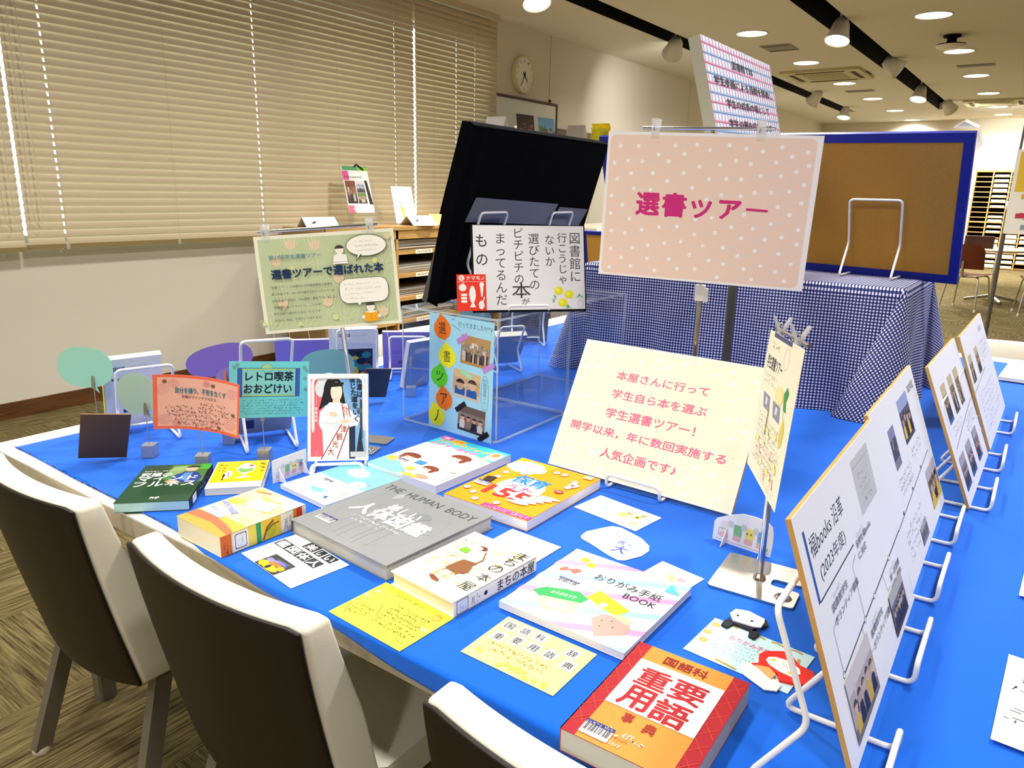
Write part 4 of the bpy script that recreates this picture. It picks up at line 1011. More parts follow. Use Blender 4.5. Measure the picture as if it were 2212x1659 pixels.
# ------------------------------------------------------------------ cards lying flat
def card(name, lab, M, w, h, col, draw=None, cat='card', t=.0006, back=None, side=None, outline=None, group='handwritten cards on the blue cloth', warp=None):
    s = Sheet(w, h, t, col, back, outline, side=side, warp=warp, nx=10)
    if draw: draw(s)
    return tag(s.build(name, mw=M @ Matrix.Translation((0, 0, t))), lab, cat, group)
CZ_ = .7204
def c1(s):
    s.line([(.03, .65), (.12, .88)][::-1], .0011, '#5a5a28'); s.line([(.3, .41), (.4, .65)], .0011, '#5a5a28')
    for a, v in ((.045, .4), (.08, .24)): s.ell(a, v, .03, .035, '#fdf6a0', 12); s.dot(a, v, .001, '#8aa25a')
    s.scrib(.28, .1, .68, .17, '#5f531a', 9, 21, .0006); s.para(.1, .56, .36, .84, 3, '#4f4616', 8, 5, .0009); s.para(.42, .28, .94, .8, 6, '#4f4616', 14, 6, .0009); s.scrib(.82, .84, .95, .88, '#4a4420', 5, 3, .0006)
    pts = []
    for i in range(28):
        r = .085 if i % 2 else .06; pts.append((.88+r*cos(i*pi/14)*.74, .2+r*sin(i*pi/14)))
    s.poly(pts, '#f0a63a'); s.ell(.88, .2, .03, .04, '#f4c45a', 12); s.ell(.93, .5, .05, .04, '#fdf38a', 12)
card('yellow_card', 'plain yellow handwritten card with an orange sun, beside the near chairs', flatM(-.719, .712, CZ_, -3), .155, .1145, '#f5e34a', c1)
def c2(s):
    for ch, u, v, r in (('国', .11, .165, 0), ('語', .285, .145, 0), ('科', .45, .14, 0), ('重', .13, .45, 0), ('要', .31, .39, 0), ('用', .49, .39, 0), ('語', .67, .38, .5), ('辞', .825, .19, .1), ('典', .885, .43, 0)):
        c_, s_ = cos(r), sin(r); hw, hh = .068, .1
        s.poly([(u+(x*c_*1-y*s_*.7), v+(x*s_*1.4+y*c_)) for x, y in ((-hw, -hh), (hw, -hh), (hw, hh), (-hw, hh))], '#fbfaf4'); s.text(ch, u-.045, v-.065, u+.045, v+.065, '#25231f', .012)
    s.scrib(.07, .57, .78, .64, '#c9742a', 20, 4, .0009); s.scrib(.1, .69, .76, .76, '#c9742a', 16, 5, .0009)
    R = random.Random(2)
    for k in range(14): s.ell(R.uniform(.08, .9), R.uniform(.83, .95), .035, .03, '#f8ee5a', 8)
card('yellow_card', 'pale yellow card with cut out white kanji squares', flatM(-.501, .757, CZ_, -.6), .153, .111, '#f8f092', c2)
def c3(s):
    for ch, u0, v0, u1, v1 in (('美', .3, .0, .5, .2), ('し', .52, .02, .64, .2), ('い', .66, .02, .84, .2)): s.rect(u0, v0, u1, v1, '#2c3138'); s.text(ch, u0+.03, v0+.02, u1-.03, v1-.02, '#f6f6f6', .02)
    for ch, u0 in (('人', .62), ('体', .42), ('図', .22), ('鑑', .03)): s.rect(u0, .26 if 1 else 0, u0+.19, .46, '#2c3138'); s.text(ch, u0+.02, .28, u0+.17, .44, '#f6f6f6', .025)
    s.para(.35, .5, .95, .78, 4, '#9cc6d6', 16, 3, .0005)
    s.rect(.28, .62, .66, 1., '#3b3a3a')
    for k, (a, v, ru, rv, c_) in enumerate(((.36, .9, .07, .08, '#f2c21c'), (.5, .92, .12, .07, '#f4d428'), (.45, .8, .12, .05, '#e8762c'), (.36, .78, .06, .05, '#8a86c8'), (.52, .74, .1, .03, '#6a6ab8'), (.6, .83, .05, .06, '#f0a828'), (.46, .92, .03, .06, '#2b2420'))): s.ell(a, v, ru, rv, c_, 16)
    for k in range(6): s.line([(.4, .78), (.42+.04*k, .68)], .001, '#8f8fd0')
card('white_card', 'white card with black cut out kanji and a fiery picture in its corner', flatM(-.972, .733, CZ_, -8), .165, .11, '#f8f9f6', c3)
def c4(s):
    s.poly([(.2, .45), (.34, .22), (.42, .5), (.36, .75), (.24, .72)], '#cfe6de'); s.line([(.2, .45), (.34, .22), (.42, .5), (.36, .75), (.24, .72)], .0006, '#7faaa4', closed=True); s.ell(.32, .55, .05, .1, '#a9d2c8', 12)
    for a, v, r, c_ in ((.6, .5, .012, '#f6e48a'), (.66, .34, .006, '#f0b98a'), (.78, .4, .008, '#f3d14e'), (.78, .4, .003, '#2a2a2a'), (.62, .36, .002, '#2a2a2a'), (.86, .7, .009, '#f0c8a0'), (.5, .75, .007, '#f3e0c0'), (.14, .5, .006, '#f6e8c8'), (.82, .25, .006, '#f2a878')): s.dot(a, v, r, c_)
    s.scrib(.5, .2, .9, .3, '#d8b88a', 9, 5, .0006); s.scrib(.4, .82, .7, .9, '#c9b89a', 7, 7, .0006)
card('white_card', 'slim white card with pale drawings of a glass and small animals', flatM(-.627, 1.252, CZ_, -9), .152, .088, '#fbfaf4', c4)
def poly_card(name, lab, pts, z, col, draw=None, cat='card', group='handwritten cards on the blue cloth'):
    cx = sum(p[0] for p in pts)/len(pts); cy = sum(p[1] for p in pts)/len(pts)
    xs = [p[0] for p in pts]; ys = [p[1] for p in pts]; w, h = max(xs)-min(xs), max(ys)-min(ys); x0, y1 = min(xs), max(ys)
    out = [((p[0]-x0)/w, (y1-p[1])/h) for p in pts]
    if sum(out[i][0]*out[(i+1) % len(out)][1]-out[(i+1) % len(out)][0]*out[i][1] for i in range(len(out))) > 0: out = out[::-1]
    s = Sheet(w, h, .0006, col, outline=out)
    if draw: draw(s)
    return tag(s.build(name, mw=flatM(x0+w/2, y1-h/2, z+.0006)), lab, cat, group)
def c5(s):
    s.text('浪漫', .42, .24, .62, .38, '#3a56c0', .0); s.text('書ん', .52, .4, .78, .52, '#3a56c0', .01); s.text('大', .56, .56, .76, .8, '#3a4ec4', .02); s.scrib(.24, .3, .4, .5, '#9aa4c4', 5, 3, .0006)
rc = [(-.63, 1.115), (-.632, 1.137), (-.615, 1.171), (-.604, 1.189), (-.587, 1.194), (-.537, 1.177), (-.511, 1.157), (-.503, 1.139), (-.505, 1.113), (-.521, 1.08), (-.531, 1.074), (-.554, 1.08), (-.599, 1.099), (-.624, 1.107)]
poly_card('rounded_card', 'rounded white card with dark blue handwriting', rc, CZ_, '#fbfaf8', c5)
def c6(s):
    for a, v, c_ in ((.4, .4, '#e8efc0'), (.5, .5, '#f8ecb0'), (.6, .55, '#f6e68a'), (.7, .5, '#cfe6f0'), (.72, .45, '#f0b0b8')): s.dot(a, v, .008, c_)
card('white_card', 'small white card with pastel dots tucked by the striped origami book', flatM(-.433, 1.075, .7203, -10), .083, .075, '#fcfbf6', c6)
def c7(s):
    s.scrib(.2, .12, .6, .2, '#d8c8a8', 9, 3, .0006); s.scrib(.4, .3, .75, .36, '#b8b0a0', 6, 6, .0006)
card('mounted_card', 'white card on tan backing slipped under the cream hardcover', flatM(-.695, .982, .7203, -3), .113, .15, '#fbf9f2', c7, side='#d9b26a', back='#d9b26a', t=.0009)
# light blue card with two folded paper animals on it
t = thing('origami_card', 'light blue card carrying a folded paper panda and a red folded bird', 'card', flatM(-.257, .945, CZ_, -4), 'handwritten cards on the blue cloth')
s = Sheet(.148, .104, .0006, '#c8ecf2')
gold = '#b9a24a'
for a, v in ((.06, .16), (.05, .4), (.08, .62)): s.dot(a, v, .006, gold); s.dot(a, v, .003, '#d8c47a')
for u in (.14, .42, .6, .78): s.line([(u, .05), (u+.06, .03), (u+.12, .06)], .004, gold)
s.line([(.3, .93), (.42, .95), (.52, .97)], .004, gold); s.line([(.9, .2), (.96, .5)], .004, gold)
s.text('おりがみ手紙', .26, .26, .66, .38, '#e078a0', .005); s.para(.14, .38, .62, .82, 5, '#8fa8b4', 14, 4, .0005)
s.build('card_sheet', t, ml=Matrix.Translation((0, 0, .0006)))
inv = t.matrix_world.inverted()
def wpoly(mb, pts, z0, z1, m): mb.prism([(p[0], p[1]) for p in pts], z0, z1, m, inv)
PZ = CZ_+.0008
pn = mat('origami_black', '#1d1f2a', .6); pw = mat('origami_white', '#f8f7f4', .6)
b = MB(); wpoly(b, [(-.311, 1.019), (-.308, 1.036), (-.29, 1.042), (-.264, 1.035), (-.261, 1.026), (-.261, 1.01), (-.27, 1.005), (-.301, 1.003)], PZ+.004, PZ+.006, pw)
wpoly(b, [(-.312, .994), (-.309, 1.01), (-.298, .995), (-.302, .982), (-.312, .985)], PZ, PZ+.004, pn); wpoly(b, [(-.272, .99), (-.268, 1.005), (-.258, .995), (-.261, .978), (-.27, .981)], PZ, PZ+.004, pn)
wpoly(b, [(-.267, 1.037), (-.259, 1.035), (-.256, 1.022), (-.262, 1.012)], PZ, PZ+.004, pn); wpoly(b, [(-.308, 1.001), (-.262, 1.003), (-.266, .996), (-.3, .998)], PZ, PZ+.004, pn); wpoly(b, [(-.309, 1.034), (-.301, 1.041), (-.292, 1.044), (-.29, 1.04)], PZ, PZ+.0045, pn)
for x, y in ((-.299, 1.019), (-.277, 1.017)): wpoly(b, [(x+.0024*cos(k), y+.0028*sin(k)) for k in (0, 1, 2, 3, 4, 5)], PZ+.006, PZ+.0062, pn)
wpoly(b, [(-.291, 1.0135), (-.288, 1.0125), (-.285, 1.0135), (-.288, 1.0118)], PZ+.006, PZ+.0062, pn)
b.build('paper_panda', t)
b = MB(); rd = mat('origami_red', '#e5251b', .55)
wpoly(b, [(-.245, .919), (-.237, .926), (-.243, .947), (-.237, .96), (-.218, .974), (-.205, .971), (-.191, .955), (-.171, .951), (-.165, .934), (-.173, .916), (-.186, .909), (-.203, .905), (-.21, .918)], PZ, PZ+.003, rd)
wpoly(b, [(-.231, .938), (-.23, .947), (-.222, .953), (-.203, .955), (-.188, .945), (-.184, .935), (-.192, .921), (-.208, .923), (-.224, .93)], PZ+.003, PZ+.0035, pw)
for x, y in ((-.222, .944), (-.196, .928)): wpoly(b, [(x+.003*cos(k), y+.003*sin(k)) for k in (0, 1, 2, 3, 4, 5)], PZ+.0035, PZ+.0037, mat('origami_yellow', '#f2cf2a', .6))
for k in range(5): wpoly(b, [(-.212+.005*k, .949-.002*k), (-.211+.005*k, .949-.002*k), (-.205+.005*k, .936-.002*k), (-.206+.005*k, .936-.002*k)], PZ+.0035, PZ+.0037, mat('origami_pink', '#f2b8c0', .6))
wpoly(b, [(-.24, .918), (-.222, .924), (-.21, .914), (-.212, .9)], PZ+.003, PZ+.0034, mat('origami_orange', '#eeb06a', .6))
b.build('paper_bird', t)
b = MB(); wpoly(b, [(-.257, .904), (-.255, .914), (-.245, .919), (-.22, .911), (-.198, .897), (-.199, .882), (-.213, .875), (-.244, .889)], PZ+.0006, PZ+.0022, pw); b.build('paper_flap', t)
# ================================================================== things standing on the table
def upM(x, y, z, yaw, lean, roll=0.):      # frame at the middle of a leaning sheet's lower edge
    return poseM((x, y, z), yaw, lean, roll)
def sheet_at(ctr, yaw, lean, roll): return poseM(ctr, yaw, lean, roll)

# ---- clear boxes with the blue paper
def acrylic_box(lab, x0, x1, y0, y1, z0, z1):
    t = thing('acrylic_box', lab, 'box', flatM((x0+x1)/2, (y0+y1)/2, z0), 'clear boxes carrying the black board'); w, d, h, k = (x1-x0)/2, (y1-y0)/2, z1-z0, .005
    for nm, a in (('top_panel', (-w, w, -d, d, h-k, h)), ('base_panel', (-w, w, -d, d, 0, k)), ('side_panel', (-w, -w+k, -d, d, k, h-k)), ('side_panel', (w-k, w, -d, d, k, h-k)), ('front_panel', (-w+k, w-k, -d, -d+k, k, h-k)), ('back_panel', (-w+k, w-k, d-k, d, k, h-k))):
        b = MB(); b.box(*a, M_ACRYL); b.build(nm, t)
    b = MB(); q = .0028
    for sx in (-1, 1):
        for sy in (-1, 1): b.box(sx*(w-q), sx*(w+.0004), sy*(d-q), sy*(d+.0004), 0, h, M_EDGE)
        for z in (0, h-.005): b.box(sx*(w-q), sx*(w+.0004), -d, d, z, z+.005, M_EDGE)
    for sy in (-1, 1):
        for z in (0, h-.005): b.box(-w, w, sy*(d-q), sy*(d+.0004), z, z+.005, M_EDGE)
    b.build('polished_edges', t); return t
acrylic_box('near clear acrylic box with the light blue paper on its front', -1.386, -1.066, 1.432, 1.766, .7204, 1.037)
acrylic_box('clear acrylic box standing behind the one with blue paper', -1.386, -1.066, 1.772, 2.1, .7204, 1.037)
t = thing('photo_poster', 'light blue paper with leaf shapes and three snapshots on the clear box', 'poster', poseM((-1.181, 1.4275, .8755), -.6, 0, -1))
s = Sheet(.212, .309, .0008, '#a6dcee')
s.line([(.35, .03), (.41, .0+.02)], .0012, '#3c4a55'); s.line([(.36, .07), (.5, .11)], .0012, '#3c4a55'); s.text('行ってきました!!(^^)/', .46, .035, .98, .085, '#27323c', -.002)
s.ring(.885, .6, .055, .16, .0009, '#3a4650', 24); s.line([(.84, .6), (.8, .6)], .0008, '#3a4650'); s.scrib(.87, .47, .9, .73, '#4a5660', 1, 4, .0007); s.vtext('附属図書館イメージ', .885, .47, .74, .06, '#56626c', -.01)
s.build('paper', t)
def leafp(ch, u, v, col, rot, pt=1.25):
    pts = [(cos(a)*.026*(1+.12*cos(2*a)), sin(a)*.03*(1+.1*sin(3*a+rot))) for a in [2*pi*i/18 for i in range(18)]]
    pts[4] = (pts[4][0], pts[4][1]*1.18); pts[13] = (pts[13][0], pts[13][1]*1.15)
    q = Sheet(.06, .068, .0004, col, outline=[(.5+p[0]/.06, .5+p[1]/.068) for p in reversed(pts)])
    q.line([(.5, .1), (.48, .9)], .0004, '#e8892a' if col == '#f47a1c' else '#cfd42c'); q.text(ch, .3, .28, .7, .72, '#23201c', .0)
    q.build('paper_leaf', t, ml=Matrix.Translation(((u-.5)*.212, (.5-v)*.309, .0006)) @ Matrix.Rotation(rot, 4, 'Z'))
leafp('選', .21, .115, '#f47a1c', .1); leafp('書', .29, .345, '#f4ee1c', .05); leafp('ツ', .17, .53, '#5ed62a', -.2); leafp('ア', .25, .72, '#f47a1c', .1); leafp('ノ', .13, .88, '#f1ee24', .3)
for (u, v, w, h, rot, sd, kw) in ((.73, .26, .44, .24, -3, 11, dict(sky='#b8915c', mid='#9a8a78', low='#b98a4a', n=15)), (.6, .555, .42, .235, -4, 12, dict(sky='#d9b98a', mid='#c9a680', low='#d4c4a8', n=2, pal=('#2a5aa4', '#2a5aa4'))), (.69, .845, .42, .22, -3, 13, dict(sky='#6a5a50', mid='#8a7a6c', low='#3f3630', n=4, pal=('#23233a', '#d9d4cc', '#8a7a6a')))):
    q = Sheet(w*.212, h*.309, .0003, '#ffffff'); q.photo(0, 0, 1, 1, sd, **kw); q.build('snapshot', t, ml=Matrix.Translation(((u-.5)*.212, (.5-v)*.309, .0006)) @ Matrix.Rotation(rad(rot), 4, 'Z'))
for (u, v, col, rot) in ((.53, .17, '#c08ad4', 33), (.93, .37, '#c08ad4', 33), (.6, .46, '#a6dcb0', -20), (.52, .75, '#211c1c', 38), (.88, .96, '#211c1c', 38)):
    q = Sheet(.04, .013, .0002, col); q.build('tape_strip', t, ml=Matrix.Translation(((u-.5)*.212, (.5-v)*.309, .0012)) @ Matrix.Rotation(rad(rot), 4, 'Z'))

# ---- calligraphy sign on the clear box
t = thing('calligraphy_sign', 'white brush lettered sign with yellow flowers on black backing, on the clear box', 'sign', poseM((-1.0765, 1.5765, 1.151), 48.5, 13, 0), None)
s = Sheet(.289, .212, .0006, '#e6e6e6'); g = '#3b3c3a'
s.vtext('もの', .074, .07, .51, .12, g, .01)
for tx, u, v0, v1, c_ in (('まってるんだ', .24, .08, .95, .11), ('ピチピチの', .4, .02, .7, .1), ('選びたての', .54, .085, .77, .105), ('ないか', .685, .1, .49, .095), ('行こうじゃ', .8, .08, .7, .095), ('図書館に', .916, .07, .68, .11)): s.vtext(tx, u, v0, v1, c_, g, .0)
s.text('本', .335, .68, .5, .86, g, .005); s.text('が', .42, .86, .49, .94, g, .0)
for a, v in ((.757, .777), (.852, .823), (.792, .921)): s.ell(a, v, .042, .05, '#e6e01c', 14); s.ell(a-.01, v-.01, .02, .025, '#f2ee4a', 10)
R = random.Random(5)
for a, v, dx, dy in ((.7, .9, .03, -.06), (.93, .84, .05, .0), (.83, .96, .03, .02)):
    for k in range(9): p = (a+dx*k/9, v+dy*k/9); s.line([p, (p[0]+R.uniform(-.02, .02), p[1]+R.uniform(-.03, .03))], .0015, '#3fae5a', False)
s.ring(.955, .93, .025, .04, .0005, '#8a8a8a', 14)
s.build('lettered_paper', t, ml=Matrix.Translation((0, 0, .002)))
b = MB(); b.box(-.1495, .148, -.112, .108, -.004, .0008, M_BLACK); b.build('black_backing', t)
s = Sheet(.074, .091, .0006, '#e23322'); s.rrect(.02, .02, .98, .98, .004, '#e83a26'); s.ell(.17, .1, .1, .08, '#f8efe9', 16); s.text('生', .11, .055, .23, .15, '#e23322', .01); s.text('ナマモノ', .33, .05, .95, .155, '#f8efe9', .02); s.line([(.03, .2), (.97, .2)], .0006, '#f8efe9')
w_ = '#f8efe9'
s.ell(.2, .36, .13, .1, w_, 16); s.line([(.2, .27), (.24, .22)], .002, w_)
for k in range(9): s.dot(.18+.06*(k % 3)-.02*(k//3)+.02*(k//3), .56+.09*(k//3), .0034, w_)
s.ell(.53, .55, .11, .24, w_, 20); s.poly([(.43, .9), (.53, .72), (.64, .9)], w_); s.poly([(.4, .55), (.46, .42), (.46, .66)], w_)
s.poly([(.78, .28), (.92, .28), (.87, .62), (.83, .62)], w_); s.dot(.85, .28, .006, w_); s.ell(.83, .84, .1, .12, w_, 16); s.line([(.88, .74), (.94, .62)], .003, w_)
s.build('food_label', t, ml=Matrix.Translation((-.152, -.062, .0035)))
easel('white wire easel with its lip holding the calligraphy sign on the clear box', -1.072, 1.566, 1.0375, 48.5, .7, .105, .02, .012, 13)

# ---- black cloth covered board standing on the boxes
M_BCL = mat('black_cloth', '#060609', .95, spec=.05)
t = thing('cloth_covered_board', 'leaning board draped in black cloth, with three clear tape strips', 'board', Matrix.Identity(4))
A0, A1 = Vector((-1.345, 1.49, 1.041)), Vector((-1.375, 2.24, 1.041)); U0, U1 = Vector((-1.191, 1.485, 1.491)), Vector((-1.236, 2.237, 1.491))
b = MB()
def panel_pt(u, v, o):
    p = (A0*(1-u)+A1*u)*(1-v)+(U0*(1-u)+U1*u)*v; return p+Vector((.94, .06, -.32)).normalized()*o
vs = [panel_pt(u, v, o) for o in (-.006, -.022) for u, v in ((0, 0), (1, 0), (1, .995), (0, .995))]
b.add(vs, [(0, 1, 2, 3), (7, 6, 5, 4), (0, 4, 5, 1), (1, 5, 6, 2), (2, 6, 7, 3), (3, 7, 4, 0)], mat('board_grey', '#555048', .8)); b.build('board', t)
def drape(u, v):
    o = .004+.003*sin(11*u+2)*(1-v)+.004*math.exp(-((u-.055)/.02)**2)+.012*(1-v)**3*(1-u)**4
    q = panel_pt(u, .012+v*.99, o)
    return q
b = MB(); b.grid(drape, 60, 20, M_BCL)
b.grid(lambda u, v: panel_pt(u, 1.002, .006-.04*v)+Vector((0, 0, .004*sin(pi*v))), 40, 3, M_BCL)
b.grid(lambda u, v: panel_pt(u, 1.0-.5*v, -.034), 20, 4, M_BCL)
b.grid(lambda u, v: panel_pt(-.004, .012+.99*v, .03*(1-v)**2+.004-.036*u), 3, 20, M_BCL); b.grid(lambda u, v: panel_pt(1.004, .3+.7*v, .004-.036*u), 3, 10, M_BCL)
b.build('black_cloth', t)
M_TAPE = mat('frosted_tape', '#aeb6cc', .3, alpha=.38)
for u0, u1, v0, v1, sk in ((.07, .37, .49, .63, .03), (.37, .66, .47, .61, .03), (.67, .93, .45, .57, .04)):
    b = MB(); b.grid(lambda u, v: panel_pt(u0+(u1-u0)*u+sk*v, v0+(v1-v0)*v-.02*u, .012), 4, 2, M_TAPE); b.build('tape_strip', t)
easel('left of two wire easels showing grey loops before the black board', -1.335, 1.64, 1.0375, -86.6, 1.15, .13, .02, .02, 18)
easel('right of two wire easels showing grey loops before the black board', -1.36, 2.03, 1.0375, -86.6, 1.13, .13, .02, .02, 18)

# ---- gingham covered block with the cork board on it
GX0, GX1, GY0, GY1, GZ = -1.33, -.32, 2.31, 2.84, 1.102
def ging():
    """top, hanging sides and folded corner flaps; every sample is (top point, bottom offset, pattern rule)"""
    b = MB(); uv = []; m = gingham_mat(); H = GZ-.7215; K = 26
    cs = [(GX0, GY0), (GX1, GY0), (GX1, GY1), (GX0, GY1)]
    fold = {1: [(-.02, -.012, 0), (-.075, -.03, .2), (-.138, -.034, .42), (-.141, -.05, .5), (-.12, -.066, .56), (-.06, -.075, .7), (.0, -.06, .8), (.045, -.02, .9), (.062, .05, 1.)],
            2: [(.06, -.03, 0), (.1, .03, .4), (.075, .1, .7), (.0, .06, 1.)], 3: [(.03, .06, 0), (-.06, .08, .5), (-.06, .0, 1.)], 0: [(-.05, .1, 0), (-.1, .05, .25), (-.13, -.02, .5), (-.075, -.075, .75), (.0, -.03, 1.)]}
    P = []; L0 = 0.
    for e in range(4):
        a, c = cs[e], cs[(e+1) % 4]; ln = math.hypot(c[0]-a[0], c[1]-a[1]); n = int(ln/.011); d = ((c[0]-a[0])/ln, (c[1]-a[1])/ln); nr = (d[1], -d[0])
        for i in range(n+1):
            t = i/n; L = L0+ln*t; e_ = min(1, t*ln/.1, (1-t)*ln/.1)
            o = .022+.013*sin(L*19+.7)+.007*sin(L*43); o = .014+(o-.014)*e_
            P.append((a[0]+d[0]*ln*t, a[1]+d[1]*ln*t, nr[0]*o, nr[1]*o, nr, ('flat', L)))
        k = (e+1) % 4; F = fold[k]; N = 26
        pts = [(q[0], q[1], 0) for q in F]; p0 = P[-1]
        d2 = cs[(k+1) % 4]; l2 = math.hypot(d2[0]-cs[k][0], d2[1]-cs[k][1]); n2 = ((d2[1]-cs[k][1])/l2, -(d2[0]-cs[k][0])/l2)
        seq = [(p0[2], p0[3])]+[(q[0], q[1]) for q in F]+[(n2[0]*.014, n2[1]*.014)]
        cum = [0.]
        for i in range(1, len(seq)): cum.append(cum[-1]+math.hypot(seq[i][0]-seq[i-1][0], seq[i][1]-seq[i-1][1]))
        def cr(s_):
            for i in range(len(seq)-1):
                if s_ <= cum[i+1] or i == len(seq)-2:
                    t = (s_-cum[i])/(cum[i+1]-cum[i]+1e-9); q = [seq[max(0, min(len(seq)-1, i+j))] for j in (-1, 0, 1, 2)]
                    return tuple(.5*((2*q[1][c_])+(-q[0][c_]+q[2][c_])*t+(2*q[0][c_]-5*q[1][c_]+4*q[2][c_]-q[3][c_])*t*t+(-q[0][c_]+3*q[1][c_]-3*q[2][c_]+q[3][c_])*t**3) for c_ in (0, 1))
        for i in range(1, N):
            s_ = cum[-1]*i/N; x, y = cr(s_); P.append((cs[k][0], cs[k][1], x, y, ((p0[4][0]+n2[0])*.5, (p0[4][1]+n2[1])*.5), ('cone', L0+ln, i/N*pi/2)))
        L0 += ln+.003
    n = len(P)
    for x, y, ox, oy, nr, rule in P:
        for j in range(K+1):
            t = j/K; r = t*H
            if t < .05: X, Y, Z = x+nr[0]*.005*(t/.05)+ox*t, y+nr[1]*.005*(t/.05)+oy*t, GZ-.005*(t/.05)**2
            else: X, Y, Z = x+nr[0]*.005+ox*t, y+nr[1]*.005+oy*t, GZ-r
            b.v.append((X, Y, max(Z, .7215)))
            uv.append((rule[1], -r) if rule[0] == 'flat' else (rule[1]+r*sin(rule[2]), -r*cos(rule[2])))
    mi = b.mi(m)
    for i in range(n):
        for j in range(K):
            a, c = i*(K+1)+j, ((i+1) % n)*(K+1)+j
            b.f.append((a, a+1, c+1, c)); b.m.append(mi); b.sm.append(True)
    rules = [p[5][0] for p in P]; o = len(b.v); N, M_ = 30, 16
    for j in range(M_+1):
        for i in range(N+1):
            x, y = GX0+(GX1-GX0)*i/N, GY0+(GY1-GY0)*j/M_; b.v.append((x, y, GZ)); uv.append((x, y))
    for j in range(M_):
        for i in range(N):
            a = o+j*(N+1)+i; b.f.append((a, a+1, a+N+2, a+N+1)); b.m.append(mi); b.sm.append(True)
    ob = b.build('gingham_cloth'); me = ob.data; lay = me.uv_layers.new(name='UVMap')
    for p in me.polygons:
        cols = {me.loops[li].vertex_index//(K+1) for li in p.loop_indices}
        for li in p.loop_indices:
            vi = me.loops[li].vertex_index; u_ = uv[vi]
            if vi < o and len(cols) == 2:      # last column of a cone continues its own pattern into the next side
                i_ = vi//(K+1); prev = (i_-1) % n
                if rules[i_] == 'flat' and rules[prev] == 'cone' and prev in cols:
                    r = -u_[1]; u_ = (P[prev][5][1]+r, 0.)
            lay.data[li].uv = u_
    return ob
tag(ging(), 'navy and white gingham cloth draped over a block at the back of the table', 'tablecloth')
b = MB(); b.bbox(GX0+.02, GX1-.02, GY0+.03, GY1-.03, .7205, GZ-.004, mat('plain_cardboard', '#a88a5c', .8), .01)
tag(b.build('riser_box'), 'cardboard box hidden under the gingham cloth as a riser', 'box')
cork_board('large blue framed cork board standing on the gingham cloth behind the pink sign', 1.2, .447, poseM((-.824, 2.551, 1.3165), -3.8, -19.7, -1.0))
b = MB()
b.grid(lambda u, v: (-1.475+.075*u+.006*sin(9*v), 2.57+.006*sin(8*u)-.04*v, 1.5+.07*v+.003*sin(14*u)), 8, 8, mat('yellow_film', '#f2dc10', .35)); b.grid(lambda u, v: (-1.475+.075*u+.006*sin(9*v), 2.585-.05*v, 1.5+.085*v), 8, 8, mat('yellow_film', '#f2dc10', .35))
tag(b.build('yellow_bag'), 'bit of crumpled yellow film behind the cork board corner beside the pink sign', 'bag')
for lab, x, y in (('wire easel standing free in front of the cork board, the right one', -.455, 2.597), ('wire easel partly hidden by the pink sign, before the cork board', -.765, 2.615), ('wire easel behind the pink sign, on the gingham cloth', -1.1, 2.64)):
    easel(lab, x, y, GZ+.001, 176.2, 1.1, .148, .02, .03, 19.7)

# ---- stands
def clip(parent, name, M):
    """clear bulldog clip: two hinged jaws with splayed finger tabs and a wire spring"""
    b = MB()
    for s_ in (1, -1):
        pts = [(-.02, .0012), (-.004, .0016), (.006, .005), (.02, .012), (.02, .0145), (.004, .008), (-.006, .0042), (-.02, .0034)]
        for i in range(len(pts)-4+0): pass
        vs = [(x, s_*p[1], p[0]) for x in (-.0085, .0085) for p in pts]; n = len(pts)
        b.add(vs, [tuple(range(n)), tuple(range(2*n-1, n-1, -1))]+[(i, n+i, n+(i+1) % n, (i+1) % n) for i in range(n)], M_CLIP)
    o = b.build(name, parent, ml=M)
    b = MB(); b.tube(fillet([(-.003, -.007, .004), (-.003, -.006, -.006), (-.003, 0, .012), (-.003, .006, -.006), (-.003, .007, .004)], .004), .0009, M_STEEL, 6); b.build('clip_spring', o)
    return o
def u_base(t, s=.135):
    """notched steel foot plate with a raised socket and a spare dimple"""
    b = MB(); h = s/2; k = .004
    out = [(-h, -h), (h, -h), (h, -.012), (.02, -.012), (.02, .012), (h, .012), (h, h), (-h, h)]
    out = [(p.x, p.y) for p in fillet([(x, y, 0) for x, y in out], .008, 4, True)]
    b.prism(out, 0, .0035, M_STEEL); b.build('base_plate', t)
    b = MB(); b.lathe([(.011, .0035), (.0095, .008), (.006, .012), (.0045, .016)], M_CHROME, 20); b.build('socket', t)
    b = MB(); b.lathe([(.014, .0035), (.012, .0055), (.007, .0065), (.004, .0045), (.0001, .004)], M_CHROME, 20, Matrix.Translation((h*.7, -h*.62, 0))); b.build('dimple', t)
# leaflet stand in the foreground
LX, LY = -.3115, 1.158
t = thing('leaflet_stand', 'chrome leaflet stand with a notched steel foot plate in front', 'sign stand', flatM(LX, LY, .7204, 4))
u_base(t); b = MB(); b.tube([(0, 0, .012), (.0, 0, .31)], .0052, M_CHROME, 12); b.tube([(0, 0, .3), (0, 0, .392)], .004, M_CHROME, 10); b.build('pole', t)
LM = poseM((-.3145, 1.141, 1.019), -63.2, 4.4, 3.6)
inv = t.matrix_world.inverted()
b = MB(); p, q = inv @ (LM @ Vector((-.115, .117, -.006))), inv @ (LM @ Vector((.115, .117, -.006))); b.tube([p, q], .0032, M_CHROME, 10); b.build('cross_rod', t)
for x in (-.07, .055): clip(t, 'clear_clip', inv @ LM @ Matrix.Translation((x, .122, -.003)) @ Matrix(((1, 0, 0, 0), (0, 0, 1, 0), (0, -1, 0, 0), (0, 0, 0, 1))).inverted() if 0 else inv @ LM @ Matrix.Translation((x, .12, -.004)) @ Matrix(((1, 0, 0, 0), (0, 0, 1, 0), (0, -1, 0, 0), (0, 0, 0, 1))))
